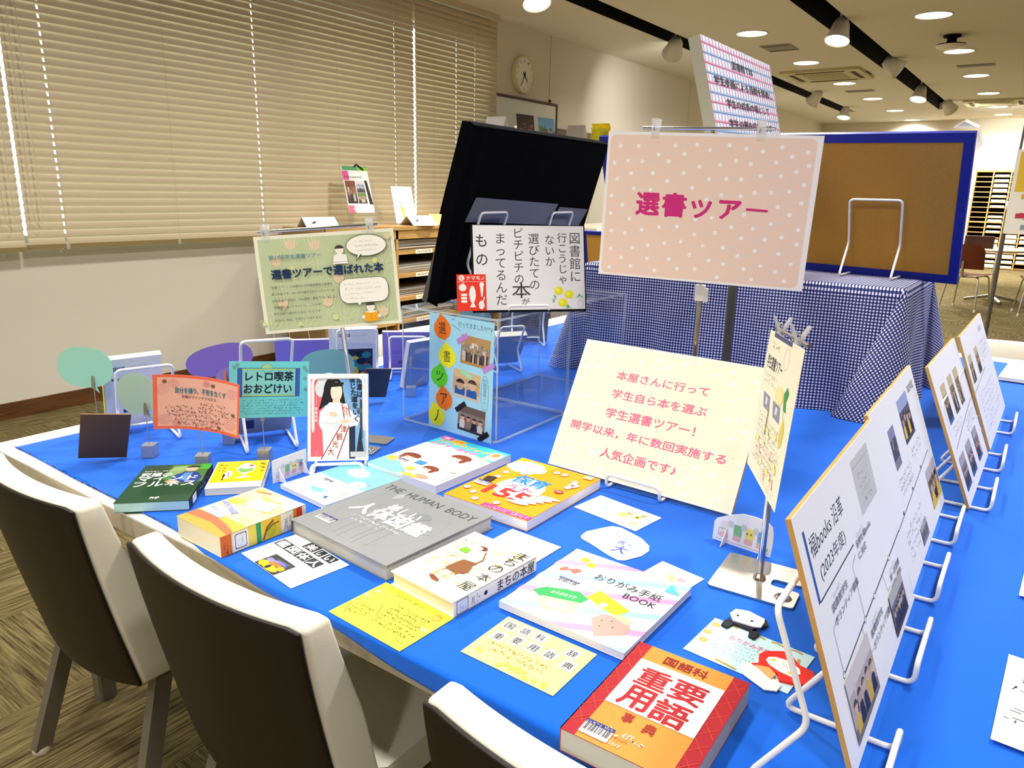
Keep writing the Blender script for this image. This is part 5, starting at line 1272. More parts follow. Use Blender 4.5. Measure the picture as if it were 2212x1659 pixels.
def d_leaf(s):
    s.line([(.06, .02), (.06, .7)], .0006, '#7a7a86'); s.scrib(.1, .05, .4, .1, '#5a5a6a', 6, 2, .0012); s.rect(.16, .0, .7, .03, '#5a5a78'); s.text('学生選書ツアー', .08, .16, .56, .25, '#3a3f50', .02); s.ring(.62, .12, .07, .07, .0006, '#8a8a92')
    s.para(.1, .27, .5, .36, 2, '#8a8a96', 10, 5, .0008)
    for u in (.3, .62): s.poly([(u-.16, .42), (u+.06, .42), (u+.1, .52), (u-.1, .52)], '#8e8fa2'); s.rect(u-.06, .44, u+.0, .49, '#dfe0ea')
    s.poly([(.72, .32), (.78, .27), (.84, .3), (.8, .36), (.84, .42), (.76, .42)], '#3c9446'); s.line([(.78, .42), (.8, .48)], .0012, '#3c9446'); s.ell(.82, .56, .05, .09, '#e6cf5a', 14); s.ell(.6, .36, .12, .06, '#f2e7a0', 14)
    s.rect(.37, .5, .4, .68, '#8c8880'); s.para(.12, .56, .9, .9, 9, '#9a9688', 16, 6, .0009); s.para(.2, .7, .9, .92, 5, '#d89aa0', 9, 16, .0009)
    R = random.Random(6)
    for k in range(16): s.ell(R.uniform(.15, .85), R.uniform(.6, .93), .05, .02, R.choice(('#f3ea9a', '#f6f0bc', '#f3d9c8')), 8)
    s.scrib(.4, .94, .9, .96, '#9a98a4', 14, 4, .0006)
s = Sheet(.248, .235, .0006, '#f7f2d4'); d_leaf(s); tag(s.build('leaflet', mw=LM @ Matrix.Translation((0, -.005, .001))), 'narrow looking pale yellow event leaflet clipped on the chrome stand, seen side on', 'leaflet')

# green sign and its stand
GM = poseM((-1.335, 1.146, 1.131), 46.1, 3.4, 4.4)
t = thing('sign_stand', 'slim chrome stand holding the green poster, foot behind the upright book', 'sign stand', flatM(-1.33, 1.215, .7204, 20))
u_base(t); inv = t.matrix_world.inverted(); top = GM @ Vector((.02, .13, -.006))
b = MB(); b.tube([(0, 0, .012), inv @ (GM @ Vector((.015, -.09, -.012)))], .0052, M_CHROME, 12); b.tube([inv @ (GM @ Vector((.015, -.1, -.012))), inv @ (GM @ Vector((.0, .118, -.012)))], .004, M_CHROME, 10); b.build('pole', t)
b = MB(); b.tube([inv @ (GM @ Vector((-.145, .119, -.007))), inv @ (GM @ Vector((.12, .119, -.007)))], .0035, M_CHROME, 10); b.build('cross_rod', t)
ZY = Matrix(((1, 0, 0, 0), (0, 0, 1, 0), (0, -1, 0, 0), (0, 0, 0, 1)))
for x in (-.128, .102): clip(t, 'clear_clip', inv @ GM @ Matrix.Translation((x, .115, -.003)) @ ZY)
def flower(s, u, v, k, kind):
    L = '#eef0c4'
    def pet(cx, cy, rx, ry, rot):
        s.line([(cx+rx*cos(a)*cos(rot)-ry*sin(a)*sin(rot)*.7, cy+(rx*cos(a)*sin(rot)+ry*sin(a)*cos(rot))*1.4) for a in [2*pi*i/18 for i in range(18)]], .0006, L, closed=True)
    if kind == 0:
        s.poly([(u-.045*k, v-.07*k), (u-.02*k, v-.05*k), (u, v-.085*k), (u+.02*k, v-.05*k), (u+.045*k, v-.07*k), (u+.03*k, v+.01*k), (u, v+.045*k), (u-.03*k, v+.01*k)], '#e0cdaa'); s.poly([(u-.02*k, v-.02*k), (u, v-.05*k), (u+.02*k, v-.02*k), (u, v+.04*k)], '#e8bfa2')
        for d in (-.6, -.3, 0, .3, .6): pet(u+.07*k*d, v-.05*k, .014*k, .05*k, d*.9)
        s.line([(u, v+.04*k), (u+.01, v+.18*k), (u+.02, v+.36*k)], .0007, L)
    else:
        for d, r in ((-1, -.9), (1, .9), (0, 0)):
            pet(u+.06*k*d, v-(.08*k if d == 0 else 0), .026*k, .06*k, r)
            for q in range(3): s.line([(u+.02*k*d, v+.02*k-.03*k*q*(d == 0)), (u+.08*k*d+.01*k*(q-1), v-.03*k-.06*k*(d == 0)+.02*k*(q-1))], .0004, L)
        s.ell(u-.06*k, v-.01*k, .02*k, .03*k, '#d7e09a', 10); s.line([(u, v), (u+.01, v+.22*k)], .0007, L)
def fig(s, u, v, k, shirt, bookc=None):
    s.poly([(u-.055*k, v+.14*k), (u-.045*k, v+.05*k), (u, v+.03*k), (u+.045*k, v+.05*k), (u+.055*k, v+.14*k)], shirt); s.ell(u, v, .03*k, .042*k, '#fbf3e4', 16); s.ell(u, v-.016*k, .033*k, .036*k, '#4a3f38', 16, a0=pi, a1=2*pi); s.line([(u-.01*k, v+.005*k), (u-.006*k, v+.005*k)], .0008, '#3a3a3a'); s.line([(u+.006*k, v+.005*k), (u+.01*k, v+.005*k)], .0008, '#3a3a3a')
    if bookc:
        s.poly([(u-.055*k, v+.05*k), (u, v+.065*k), (u, v+.16*k), (u-.05*k, v+.145*k)], bookc); s.poly([(u+.055*k, v+.05*k), (u, v+.065*k), (u, v+.16*k), (u+.05*k, v+.145*k)], bookc); s.line([(u, v+.065*k), (u, v+.16*k)], .0006, '#8a5a10'); s.dot(u-.06*k, v+.1*k, .004*k, '#fbf3e4'); s.dot(u+.06*k, v+.1*k, .004*k, '#fbf3e4')
def d_greenp(s):
    s.rect(.025, .035, .975, .97, '#c2cfa4')
    for a in ((.25, .12, 1, 0), (.42, .14, 1.1, 0), (.14, .28, 1, 0), (.3, .36, 1.1, 1), (.57, .5, 1., 0), (.47, .73, 1, 0), (.58, .89, 1.1, 1), (.9, .33, 1, 1), (.87, .88, 1, 0), (.15, .72, 1, 0), (.3, .93, .8, 1), (.05, .9, .8, 1), (.95, .09, .6, 0)): flower(s, *a)
    s.text('第27回学生選書ツアー', .09, .2, .46, .243, '#2f6f96', .006); s.text('選書ツアーで選ばれた本', .095, .345, .9, .44, '#1c3358', .035)
    L = ['「選書ツアー」とは福市大が附属図書館の蔵書を', '選ぶ企画です。2011年の開学当初から行っている', '伝統企画！今回は、Web選書と書店で行いました。', '“図書館にあったらいいな、こんな本”', '学生目線で選ばれた本はこちらです！', '次回のご参加、お待ちしております！']
    W_ = [.44, .45, .46, .35, .34, .34]
    for i, (a, w_) in enumerate(zip(L, W_)): s.text(a, .077, .512+.068*i, .077+w_, .54+.068*i, '#2a3a30', .0)
    s.ell(.792, .158, .148, .113, '#35382f', 36); s.ell(.792, .158, .144, .107, '#fbf9ec', 36); s.poly([(.72, .25), (.706, .32), (.756, .245)], '#35382f'); s.poly([(.726, .245), (.713, .3), (.748, .24)], '#fbf9ec')
    s.scrib(.71, .1, .84, .115, '#5a6050', 14, 1, .0004); s.scrib(.7, .15, .88, .165, '#5a6050', 20, 2, .0004); s.scrib(.72, .195, .86, .21, '#5a6050', 16, 3, .0004)
    s.rrect(.562, .488, .924, .752, .022, '#4a4f44'); s.rrect(.566, .493, .92, .747, .02, '#fbf9ec'); s.poly([(.685, .745), (.7, .775), (.715, .745)], '#fbf9ec')
    for i in range(4): s.scrib(.6, .54+.05*i, .6+(.25, .27, .22, .14)[i], .555+.05*i, '#5a6050', (22, 24, 20, 12)[i], 9+i, .0004)
    fig(s, .595, .19, 1., '#fbf6ee'); s.line([(.54, .31), (.65, .31)], .0006, '#4a4a40'); fig(s, .778, .8, 1., '#f7efe2', '#f2a91c')
s = Sheet(.309, .2184, .0006, '#f1f0d8'); d_greenp(s); tag(s.build('green_poster', mw=GM), 'landscape sage green poster with flowers and speech bubbles on a clip stand', 'poster')

# pink sign and its stand
PM = poseM((-.623, 1.562, 1.309), 15.0, -.3, -1.5)
t = thing('sign_stand', 'telescopic stand with a white knob holding the pink dotted sign', 'sign stand', flatM(-.63, 1.6, .7204, 15))
u_base(t); inv = t.matrix_world.inverted()
b = MB(); b.tube([(0, 0, .012), (0, 0, .4)], .0055, M_CHROME, 12); b.tube([(0, 0, .4), inv @ (PM @ Vector((.0, .168, -.014)))], .004, M_CHROME, 10); b.build('pole', t)
b = MB(); b.bbox(-.011, .011, -.008, .009, .39, .425, mat('white_plastic', '#e8e4d6', .4), .003); b.bbox(.008, .018, -.005, .006, .388, .418, mat('white_plastic', '#e8e4d6', .4), .002); b.build('knob', t)
b = MB(); b.tube([inv @ (PM @ Vector((-.145, .163, -.007))), inv @ (PM @ Vector((.125, .166, -.007)))], .0035, M_CHROME, 10); b.build('cross_rod', t)
for x in (-.117, .098): clip(t, 'clear_clip', inv @ PM @ Matrix.Translation((x, .162, -.003)) @ ZY)
PD = [(.065,.095),(.156,.094),(.336,.085),(.438,.074),(.501,.107),(.588,.072),(.666,.091),(.742,.106),(.825,.076),(.94,.105),(.257,.146),(.382,.137),(.109,.192),(.18,.195),(.041,.211),(.309,.189),(.626,.17),(.555,.199),(.46,.217),(.695,.188),(.807,.174),(.874,.135),(.951,.188),(.9,.228),(.129,.278),(.237,.272),(.388,.263),(.061,.32),(.312,.32),(.511,.297),(.591,.289),(.66,.289),(.747,.262),(.835,.26),(.942,.308),(.15,.38),(.435,.358),(.233,.383),(.576,.397),(.665,.398),(.728,.372),(.803,.367),(.881,.355),(.941,.426),(.038,.438),(.507,.431),(.098,.497),(.84,.458),(.897,.503),(.04,.557),(.139,.591),(.467,.568),(.544,.551),(.691,.518),(.819,.569),(.292,.635),(.38,.624),(.207,.662),(.051,.682),(.122,.692),(.64,.606),(.74,.606),(.567,.651),(.469,.67),(.944,.598),(.875,.653),(.8,.674),(.692,.676),(.327,.746),(.406,.726),(.245,.767),(.516,.744),(.167,.791),(.612,.747),(.054,.811),(.946,.693),(.762,.754),(.871,.763),(.455,.812),(.685,.796),(.113,.868),(.246,.86),(.356,.852),(.551,.841),(.623,.859),(.797,.851),(.933,.826),(.166,.923),(.055,.942),(.29,.94),(.401,.915),(.489,.909),(.721,.88),(.866,.885),(.599,.953),(.762,.948),(.913,.943)]
s = Sheet(.437, .309, .0006, '#f8f3ef'); s.rrect(.014, .02, .975, .985, .012, '#f4d8c4'); s.z += 3e-5
for a, v in PD: s.dot(a, v, .0043, '#fdfaf6', False, 12)
for ch, u0, v0, u1, v1 in (('選', .17, .407, .282, .555), ('書', .301, .402, .412, .557), ('ツ', .441, .44, .534, .555), ('ア', .574, .434, .672, .551)): s.text(ch, u0, v0, u1, v1, '#d3317c', .035)
s.line([(.703, .483), (.793, .487)], .0052, '#d3317c'); s.dot(.703, .483, .0026, '#d3317c'); s.dot(.793, .487, .0026, '#d3317c')
tag(s.build('pink_sign', mw=PM), 'large pale pink dotted sign with bold pink lettering, held by clips', 'sign')

# plaid panel on its floor-standing style pole
t = thing('sign_stand', 'thick grey pole with a round grey foot behind the cream board', 'sign stand', flatM(-.655, 1.88, .7204, 0))
M_GREYP = mat('grey_pole', '#6b6960', .4, metal=.5)
b = MB(); b.lathe([(.175, 0), (.175, .006), (.167, .009), (.02, .012), (.014, .03)], M_GREYP, 40); b.build('round_foot', t)
b = MB(); b.tube([(0, 0, .02), (0, 0, .565)], .0115, M_GREYP, 14); b.build('pole', t)
b = MB(); b.box(-.02, .02, -.05, .05, .565, .588, M_GREYP); b.build('holder', t)
QM = poseM((-.731, 2.062, 1.6045), 94.7, 14.5, 2.8) @ Matrix.Translation((0, -.1, 0)); QK = .505
s = Sheet(.698, .405, .028, '#f6f5fa', side='#b8b49c', back='#b8b49c'); s.z += 0
R = random.Random(2)
hs = [(.03+.054*k, ('#f0a8c4', '#a9cdec')[k % 2]) for k in range(18)]
for v, c_ in hs: s.rect(0, v, 1, v+.018, c_); 
for k in range(26): u = .01+.039*k; s.rect(u, 0, u+.011, 1, ('#f3b4cc', '#bcd6f0', '#c9c4dc')[k % 3])
for v, c_ in hs: s.rect(0, v+.006, 1, v+.012, ('#ee9cbc', '#94c0e6')[c_ == '#a9cdec'])
for tx, a in (('図書館では', (.34, .17, .645, .27)), ('学生参画による活動を推進し', (.07, .41, .94, .51)), ('学生の成長の場として', (.18, .65, .83, .75)), ('学生の夢を応援します', (.17, .885, .84, .985))): s.text(tx, a[0], a[1]*QK, a[2], a[3]*QK, '#2c2730', .015)
tag(s.build('plaid_panel', mw=QM), 'tilted pink and blue plaid panel with black lettering above the pink sign', 'sign')

# cream board
CM = poseM((-.651, 1.443, .8655), -.8, 28.6, -.5)
t = thing('cream_board', 'cream dotted board with pink handwriting style lines, leaning on a wire easel', 'board', CM)
s = Sheet(.437, .309, .0006, '#fdf8e4'); 
CD = [(.045,.214),(.119,.195),(.163,.096),(.443,.071),(.508,.114),(.592,.071),(.647,.037),(.749,.109),(.832,.068),(.953,.111),(.851,.266),(.906,.235),(.97,.17),(.053,.438),(.106,.432),(.024,.574),(.158,.482),(.864,.397),(.905,.385),(.068,.799),(.183,.788),(.047,.866),(.129,.869),(.18,.924),(.231,.835),(.301,.936),(.779,.766),(.868,.777),(.758,.839),(.727,.885),(.902,.518),(.957,.454),(.844,.631),(.935,.837),(.765,.953),(.926,.924),(.544,.975),(.35,.1),(.27,.04),(.85,.15),(.33,.58),(.6,.9)]
s.rrect(.012, .016, .988, .984, .01, '#fdf6d6'); s.z += 3e-5
for a, v in CD: s.dot(a, v, .0045, '#fefdf6', False, 12)
for tx, a in (('本屋さんに行って', (.238, .202, .742, .268)), ('学生自ら本を選ぶ', (.242, .342, .758, .41)), ('学生選書ツアー！', (.24, .485, .728, .56)), ('開学以来，年に数回実施する', (.065, .63, .91, .698)), ('人気企画です♪', (.277, .778, .69, .852))): s.text(tx, *a, '#e8688f', .016)
s.build('printed_sheet', t, ml=Matrix.Translation((0, 0, .0006)))
b = MB(); b.box(-.2185, .2185, -.1545, .1545, -.009, 0, mat('cardboard', '#c99c58', .85, noise=.08, nscale=120)); b.build('cardboard_backing', t)
easel('wire easel whose lip holds the cream board', -.642, 1.372, .7205, -.8, 1.0, .125, .034, .026, 28.8)

# ---- white history boards along the right
def wb(lab, y0, y1, xb, lean, h, draw, dz=0.):
    w = y1-y0; M = poseM((xb-sin(rad(lean))*h/2, (y0+y1)/2, .731+dz+cos(rad(lean))*h/2), 91.0 if y0 < 1.5 else 89.6, lean, 0)
    t = thing('history_board', lab, 'board', M, 'white printed boards along the right side')
    s = Sheet(w, h, .0006, '#f9f9f9'); draw(s); s.build('printed_sheet', t, ml=Matrix.Translation((0, 0, .0008)))
    b = MB(); b.box(-w/2, w/2, -h/2, h/2, -.006, 0, mat('cardboard', '#c99c58', .85, noise=.08, nscale=120)); b.build('cardboard_backing', t)
    return t
def tl(s, pts, wd=.0014): s.line(pts, wd, '#3a3f48')
def dA1(s):
    s.rect(.045, .08, .062, .36, '#2f5aa8'); tl(s, [(.06, .36), (.44, .36)], .0022); s.text('福books 沿革', .075, .12, .42, .205, '#2c3344', .0); s.text('(2023年度)', .11, .245, .38, .32, '#2c3344', .0)
    s.rect(.6, .06, .84, .32, '#d2d1ce'); s.line([(.6, .1), (.84, .1)], .0008, '#8a8a88'); s.para(.63, .13, .8, .3, 4, '#8f8e8a', 6, 3, .0009)
    tl(s, [(.1, .68), (1, .62)], .0022)
    for u in (.1, .38, .52, .78): s.ell(u, .68-.06*(u-.1)/.9, .01, .012, '#f9f9f9', 12); s.ring(u, .68-.06*(u-.1)/.9, .01, .012, .0008, '#3a3f48', 12)
    for u, v0, v1 in ((.1, .68, .5), (.38, .66, .42)): tl(s, [(u, v0), (u, v1), (u+.05, v1-.02)], .0009)
    for u, v0, v1 in ((.33, .66, .8), (.66, .64, .74)): tl(s, [(u, v0), (u+.02, v1), (u+.06, v1)], .0009)
    s.text('図書館学生', .13, .42, .3, .455, '#3a4252', .005); s.text('ボランティア募集', .13, .475, .4, .51, '#3a4252', .005); s.text('名称を福books', .46, .36, .66, .395, '#3a4252', .005); s.text('に決定', .46, .41, .56, .445, '#3a4252', .005)
    s.text('図書館学生', .4, .73, .57, .765, '#3a4252', .005); s.text('ボランティア活動開始', .4, .785, .72, .82, '#3a4252', .005); s.text('第一回選书'.replace('书', '書'), .74, .7, .9, .735, '#3a4252', .005); s.text('ツアー実施', .74, .745, .9, .78, '#3a4252', .005)
    for u, v in ((.14, .385), (.47, .33), (.41, .7), (.74, .67)): s.scrib(u, v, u+.1, v+.02, '#b4bac4', 8, 2, .0008)
    s.photo(.08, .7, .36, .95, 21, '#d6d0cc', '#b6b0b0', '#7a746e', 5, True, ('#23243a', '#2a2b40', '#d9b23a')); s.photo(.66, .76, .88, .96, 22, '#b9b6b4', '#6a6a74', '#4a3f38', 6, True, ('#23243a', '#2a2b40'))
def dA2(s):
    s.photo(.22, .18, .34, .42, 23, '#8f8fae', '#55506a', '#8a8490', 5, False); s.photo(.5, .1, .74, .38, 24, '#9fb0d8', '#5a5f74', '#4a4a58', 4, True, ('#23243a', '#e6c84a')); s.text('2023年度', .78, .08, .94, .14, '#4a5060', .0)
    s.para(.2, .46, .5, .58, 3, '#6a7280', 12, 3, .001); s.para(.55, .42, .8, .5, 2, '#6a7280', 10, 4, .001); tl(s, [(.0, .66), (.9, .58)], .0016); s.photo(.72, .66, .98, .92, 25, '#c4bcc0', '#7a6a60', '#e6c84a', 3, True, ('#23243a', '#e6c84a')); s.para(.1, .72, .5, .9, 4, '#7a828e', 12, 8, .001); s.photo(.35, .84, .5, .95, 29, '#b0b0b8', '#6a6a74', '#8a8a92', 3, False)
    for u in (.15, .4, .65): s.dot(u, .645-.09*u, .003, '#3a3f48')
def dB1(s):
    for u, sd in ((.2, 31), (.45, 32), (.68, 33)): s.photo(u-.07, .18, u+.08, .46, sd, '#cfc39a', '#8a7a5a', '#4a6ab0' if sd == 31 else '#6a5a44', 4)
    tl(s, [(.1, .62), (.5, .56), (.95, .5)], .0015); s.para(.15, .48, .5, .56, 2, '#8a92a0', 10, 3, .001)
    for u, sd in ((.16, 34), (.42, 35), (.72, 36)): s.photo(u-.08, .68, u+.09, .92, sd, '#b4aab0', '#8a7f84', '#3a5aa4', 4)
    s.para(.55, .55, .95, .66, 3, '#8a92a0', 12, 5, .001)
def dB2(s):
    s.text('2024年度', .7, .08, .85, .14, '#5a606c', .0)
    for u, sd in ((.12, 41), (.4, 42)): s.photo(u-.06, .2, u+.07, .44, sd, '#cfc39a', '#9a8a6a', '#6a5a44', 4)
    tl(s, [(.0, .5), (.6, .45)], .0015); s.para(.1, .55, .9, .9, 6, '#8a92a0', 18, 6, .001); s.para(.55, .2, .92, .4, 4, '#9aa2ae', 12, 7, .001)
wb('nearest white printed board with heading and timeline on the right', .772, 1.232, -.088, 19.5, .294, dA1)
wb('second white printed board, continuing the timeline behind the nearest one', 1.234, 1.688, -.099, 20.5, .29, dA2, .009)
wb('third white board along the right, with six little photographs', 1.7, 2.12, -.056, 22.5, .302, dB1)
wb('farthest white board on the right, its corner against the carpet', 2.122, 2.629, -.05, 21.5, .292, dB2, .011)
for i, (y, xb) in enumerate(((.788, -.078), (1.075, -.083), (1.325, -.087), (1.575, -.088), (1.8, -.046), (2.085, -.044), (2.45, -.038))):
    easel(['wire easel fully visible behind the left edge of the nearest white board', 'wire easel with its lip under the far half of the nearest white board', 'wire easel under the near half of the second white board', 'wire easel under the far half of the second white board', 'wire easel under the near end of the third white board', 'wire easel where the third and farthest white boards meet', 'wire easel under the farthest white board'][i], xb, y, .7204, 90.5, 1., .14, .035, .024, 21)

# ---- upright book in front, its easel
NM = poseM((-1.251, 1.083, .8375), 44, 19, -.5)
def d_nar(s):
    s.rect(.05, .06, .26, .95, '#ee6a76'); s.rect(.26, .06, .95, .95, '#7fb6e4'); s.rect(.62, .06, .95, .5, '#78b0e2'); s.poly([(.26, .35), (.6, .2), (.95, .5), (.95, .95), (.26, .95)], '#86bbe6')
    s.ell(.35, .12, .2, .13, '#eceff1', 28); s.ell(.22, .17, .1, .1, '#dfe4e8', 20); s.ell(.42, .2, .16, .17, '#1c1b20', 28); s.poly([(.26, .2), (.58, .2), (.62, .34), (.5, .36), (.3, .36), (.18, .42)], '#1c1b20'); s.ell(.47, .21, .095, .115, '#fbe6cf', 24); s.poly([(.36, .1), (.6, .1), (.57, .145), (.38, .155)], '#1c1b20')
    s.poly([(.42, .28), (.52, .28), (.54, .35), (.4, .35)], '#f3d9bd'); s.poly([(.2, .44), (.36, .33), (.56, .34), (.7, .42), (.86, .52), (.82, .6), (.68, .62), (.68, .98), (.26, .98), (.24, .66), (.18, .58)], '#f7f8f8'); s.line([(.22, .56), (.42, .58), (.62, .54)], .0016, '#c3ccd2'); s.line([(.4, .62), (.66, .6)], .0014, '#c3ccd2')
    s.ell(.42, .47, .07, .03, '#f3d3b4', 12, rot=.3); s.ell(.62, .55, .08, .025, '#f3d3b4', 12); s.poly([(.68, .62), (.78, .6), (.78, .98), (.68, .98)], '#26324a')
    s.poly([(.56, .35), (.66, .35), (.7, .5), (.6, .52)], '#fbf6f0'); s.line([(.56, .35), (.6, .52)], .0018, '#a8342c'); s.line([(.66, .35), (.7, .5)], .0018, '#a8342c'); s.text('びわ', .575, .37, .67, .49, '#a8342c', .01)
    s.poly([(.56, .58), (.68, .6), (.48, .98), (.22, .98)], '#fbf6f0'); s.line([(.56, .58), (.22, .98)], .0022, '#a8342c'); s.line([(.68, .6), (.48, .98)], .0022, '#a8342c')
    for i, ch in enumerate('津観光大'): s.text(ch, .54-.07*i, .6+.085*i, .64-.07*i, .68+.085*i, '#a8342c', .01)
    s.rect(.86, .3, .9, .75, '#3a4658'); s.rect(.82, .4, .94, .46, '#5a6a7c'); s.poly([(.8, .9), (.86, .62), (.92, .9)], '#2c3444'); s.rect(.7, .9, .95, .96, '#c9ccd0')
    s.vtext('成瀬は', .86, .03, .28, .12, '#17233c', .03); s.vtext('信じた道をいく', .73, .03, .56, .11, '#17233c', .03, .012); s.vtext('宮島未奈', .14, .38, .56, .055, '#fbeef0', .02); s.line([(.14, .26), (.14, .36)], .0006, '#fbeef0'); s.scrib(.12, .88, .16, .93, '#fbeef0', 1, 3, .001); s.rect(.955, .74, .99, .95, '#f2f2f2'); s.line([(.965, .76), (.965, .93)], .0008, '#2c3444')
b_ = book('white book with pink strip and blue title propped upright on a wire easel', NM @ Matrix.Translation((0, 0, -.022)), .134, .196, .022, '#fbfbfa', d_nar, 'R', '#8ab8e0', pages=P_WHITE, group='books standing upright on the display')
easel('wire easel holding the white book with the blue title', -1.212, 1.044, .7206, 44, .95, .112, .034, .024, 19)

# ---- paper standees printed with a row of small pastel seats
def seats(s, x0=.06):
    for i, (a, c_) in enumerate(((.2, '#e6e3d4'), (.42, '#86c08e'), (.62, '#f0e07a'), (.82, '#7db6dc'))):
        s.rrect(a-.07, .38, a+.07, .72, .004, c_); s.line([(a-.06, .72), (a+.06, .72)], .0008, '#6a6a6a'); s.rrect(a-.08, .7, a+.06, .86, .003, '#e9b9b4')
    for a in (.3, .52, .72): s.ell(a, .4, .05, .1, '#cfcfd8', 10)
    s.line([(.1, .84), (.1, .6), (.25, .6)], .0008, '#7a7a7a'); s.ell(.9, .82, .04, .06, '#a9c25a', 10); s.dot(.82, .56, .004, '#d04a4a'); s.dot(.58, .54, .0015, '#3a3a2a'); s.dot(.65, .54, .0015, '#3a3a2a'); s.line([(.05, .92), (.95, .93)], .0008, '#d4a8a4')
def standee(lab, x, y, yaw, w, h, outline, feet):
    t = thing('paper_standee', lab, 'standee', poseM((x, y, .7206+h/2), yaw, 0, 0), 'little paper standees with pastel seats')
    s = Sheet(w, h, .0012, '#eef0f2', outline=outline); seats(s); s.build('printed_panel', t)
    for u in feet:
        b = MB(); b.prism([(-.022, -h/2), (.02, -h/2), (.0, -h/2+.03)], -.0006, .0006, mat('standee_foot', '#f6f6f4', .5), Matrix.Translation((u, 0, 0)) @ Matrix.Rotation(pi/2, 4, 'Y')); b.build('foot', t)
standee('paper standee with pastel seats beside the yellow book and upright book', -1.281, .968, 93, .095, .053, [(0, 1), (1, 1), (1, 0), (0, .02)], (-.03, .036))
so = [(0.0, 0.0), (0.001, .035), (.005, .043), (.029, .056), (.055, .066), (.077, .067), (.099, .065), (.109, .057), (.112, .044), (.112, .022), (.11, 0)]
standee('rounded paper standee with pastel seats behind the steel foot plate', -.376, 1.2545, -5, .112, .067, [(p[0]/.112, 1-p[1]/.067) for p in reversed(so)], (-.03, .04))

# ---- cube clip stands with paper signs
def clip_stand(lab, x, y, hgt, yaw=40, lean=0):
    t = thing('clip_stand', lab, 'card stand', flatM(x, y, .7205, yaw), 'metal cubes with wire clips')
    k = .0145
    b = MB(); b.bbox(-k, k, -k, k, 0, .029, mat('zinc_cube', '#aeb0b2', .35, metal=.7), .0015); b.build('cube', t)
    b = MB(); b.tube([(0, 0, .028), (lean, 0, hgt-.008)], .0011, M_STEEL, 6); b.build('wire', t)
    b = MB()
    for s_ in (1, -1):
        b.prism([(-.0035, -.016), (.0035, -.016), (.0028, .01), (.0012, .014), (-.0012, .014), (-.0028, .01)], s_*.0008, s_*.0028, M_STEEL, Matrix.Translation((lean, 0, hgt)) @ Matrix.Rotation(pi/2, 4, 'X') @ Matrix.Rotation(s_*-.12, 4, 'X'))
    b.build('clip', t); return t
def bubble(lab, ctr, yaw, w, h, col, roll=0., tail=(.6, 1.25), group='coloured speech bubble cards'):
    out = []
    for i in range(36):
        a = -2*pi*i/36; u, v = .5+.5*cos(a), .5-.5*sin(a)*-1
        out.append((.5+.5*math.copysign(abs(cos(a))**.85, cos(a)), .5+.5*math.copysign(abs(sin(a))**.85, sin(a))))
    k = min(range(36), key=lambda i: (out[i][0]-tail[0])**2+(out[i][1]-1.0)**2); out.insert(k, tail)
    s = Sheet(w, h, .0005, col, outline=out); return tag(s.build('speech_bubble', mw=poseM(ctr, yaw, 0, roll)), lab, 'card', group)
clip_stand('cube clip stand holding the pale green bubble, left end of the table', -1.642, .851, .115); bubble('pale grey green speech bubble before the upright grey backed book', (-1.664, .846, .868), 38, .088, .098, '#a9c7b4', 8, (.75, 1.3))
clip_stand('cube clip stand under the coral pink handwritten sign', -1.485, .888, .112)
clip_stand('cube clip stand under the turquoise sign', -1.411, .998, .112)
clip_stand('cube clip stand just behind the coral pink sign', -1.58, 1.021, .17); bubble('dark purple tilted oval bubble above the turquoise sign', (-1.66, 1.06, .912), 42, .168, .078, '#7a68bb', 14, (.2, 1.06))
bubble('lighter purple bubble overlapping the dark purple oval', (-1.56, 1.05, .885), 40, .12, .06, '#8d7cc4', 6, (.6, 1.1))
clip_stand('cube clip stand hidden behind the brown card back', -1.80, .815, .16); bubble('mint coloured round bubble farthest left above the table', (-1.812, .806, .915), 40, .125, .098, '#9fd9c4', -4, (.75, 1.12))
clip_stand('cube clip stand hidden behind the upright white book', -1.7, 1.46, .07); bubble('big teal bubble between the green poster and the upright white book', (-1.69, 1.43, .826), 40, .158, .1, '#7fb8ab', 6, (.6, 1.1))
clip_stand('cube clip stand visible through the left side of the clear box', -1.541, 1.627, .11); clip_stand('cube clip stand behind the blue paper on the box', -1.74, 2.2, .1); bubble('teal bubble showing left of the blue paper through the clear box', (-1.745, 2.195, .855), 40, .13, .11, '#83b7ad', 0)

def d_coral(s):
    s.rect(.045, .05, .975, .945, '#f9bda9')
    for a, v, r in ((.09, .27, .07), (.21, .16, .055), (.9, .22, .065), (.88, .8, .075), (.12, .82, .07), (.24, .88, .045), (.68, .83, .05), (.58, .12, .04)):
        for k in (1., .65, .3): s.ring(a, v, r*k, r*1.3*k, .0006, '#c4566a', 12)
    for a, v in ((.12, .12), (.66, .14), (.92, .6), (.74, .9)): s.ell(a, v, .025, .035, '#7d6a3a', 8)
    s.text('自分を操り、不安をなくす', .23, .22, .82, .33, '#1f7f8a', .02); s.text('究極のマインドフルネス', .3, .36, .7, .42, '#3a2430', .005); s.scrib(.5, .46, .82, .52, '#3a2430', 9, 3, .0009)
    for i, (a, c_) in enumerate(((.13, .9), (.13, .97), (.15, .75), (.22, .8), (.25, .66))): s.scrib(a, .55+.075*i, c_, .605+.075*i, '#3a2430', 20, 5+i, .0009)
    s.scrib(.45, .91, .8, .96, '#2a1a24', 10, 12, .001)
s = Sheet(.182, .128, .0006, '#fb7454', warp=lambda x, y, z: (x, y, z+.02*(x/.09)**2), nx=48, back='#fb7454'); d_coral(s)
tag(s.build('coral_sign', mw=poseM((-1.468, .881, .873), 38, -6, -6.8)), 'curved coral pink handwritten sign with roses, on a cube clip stand', 'sign')
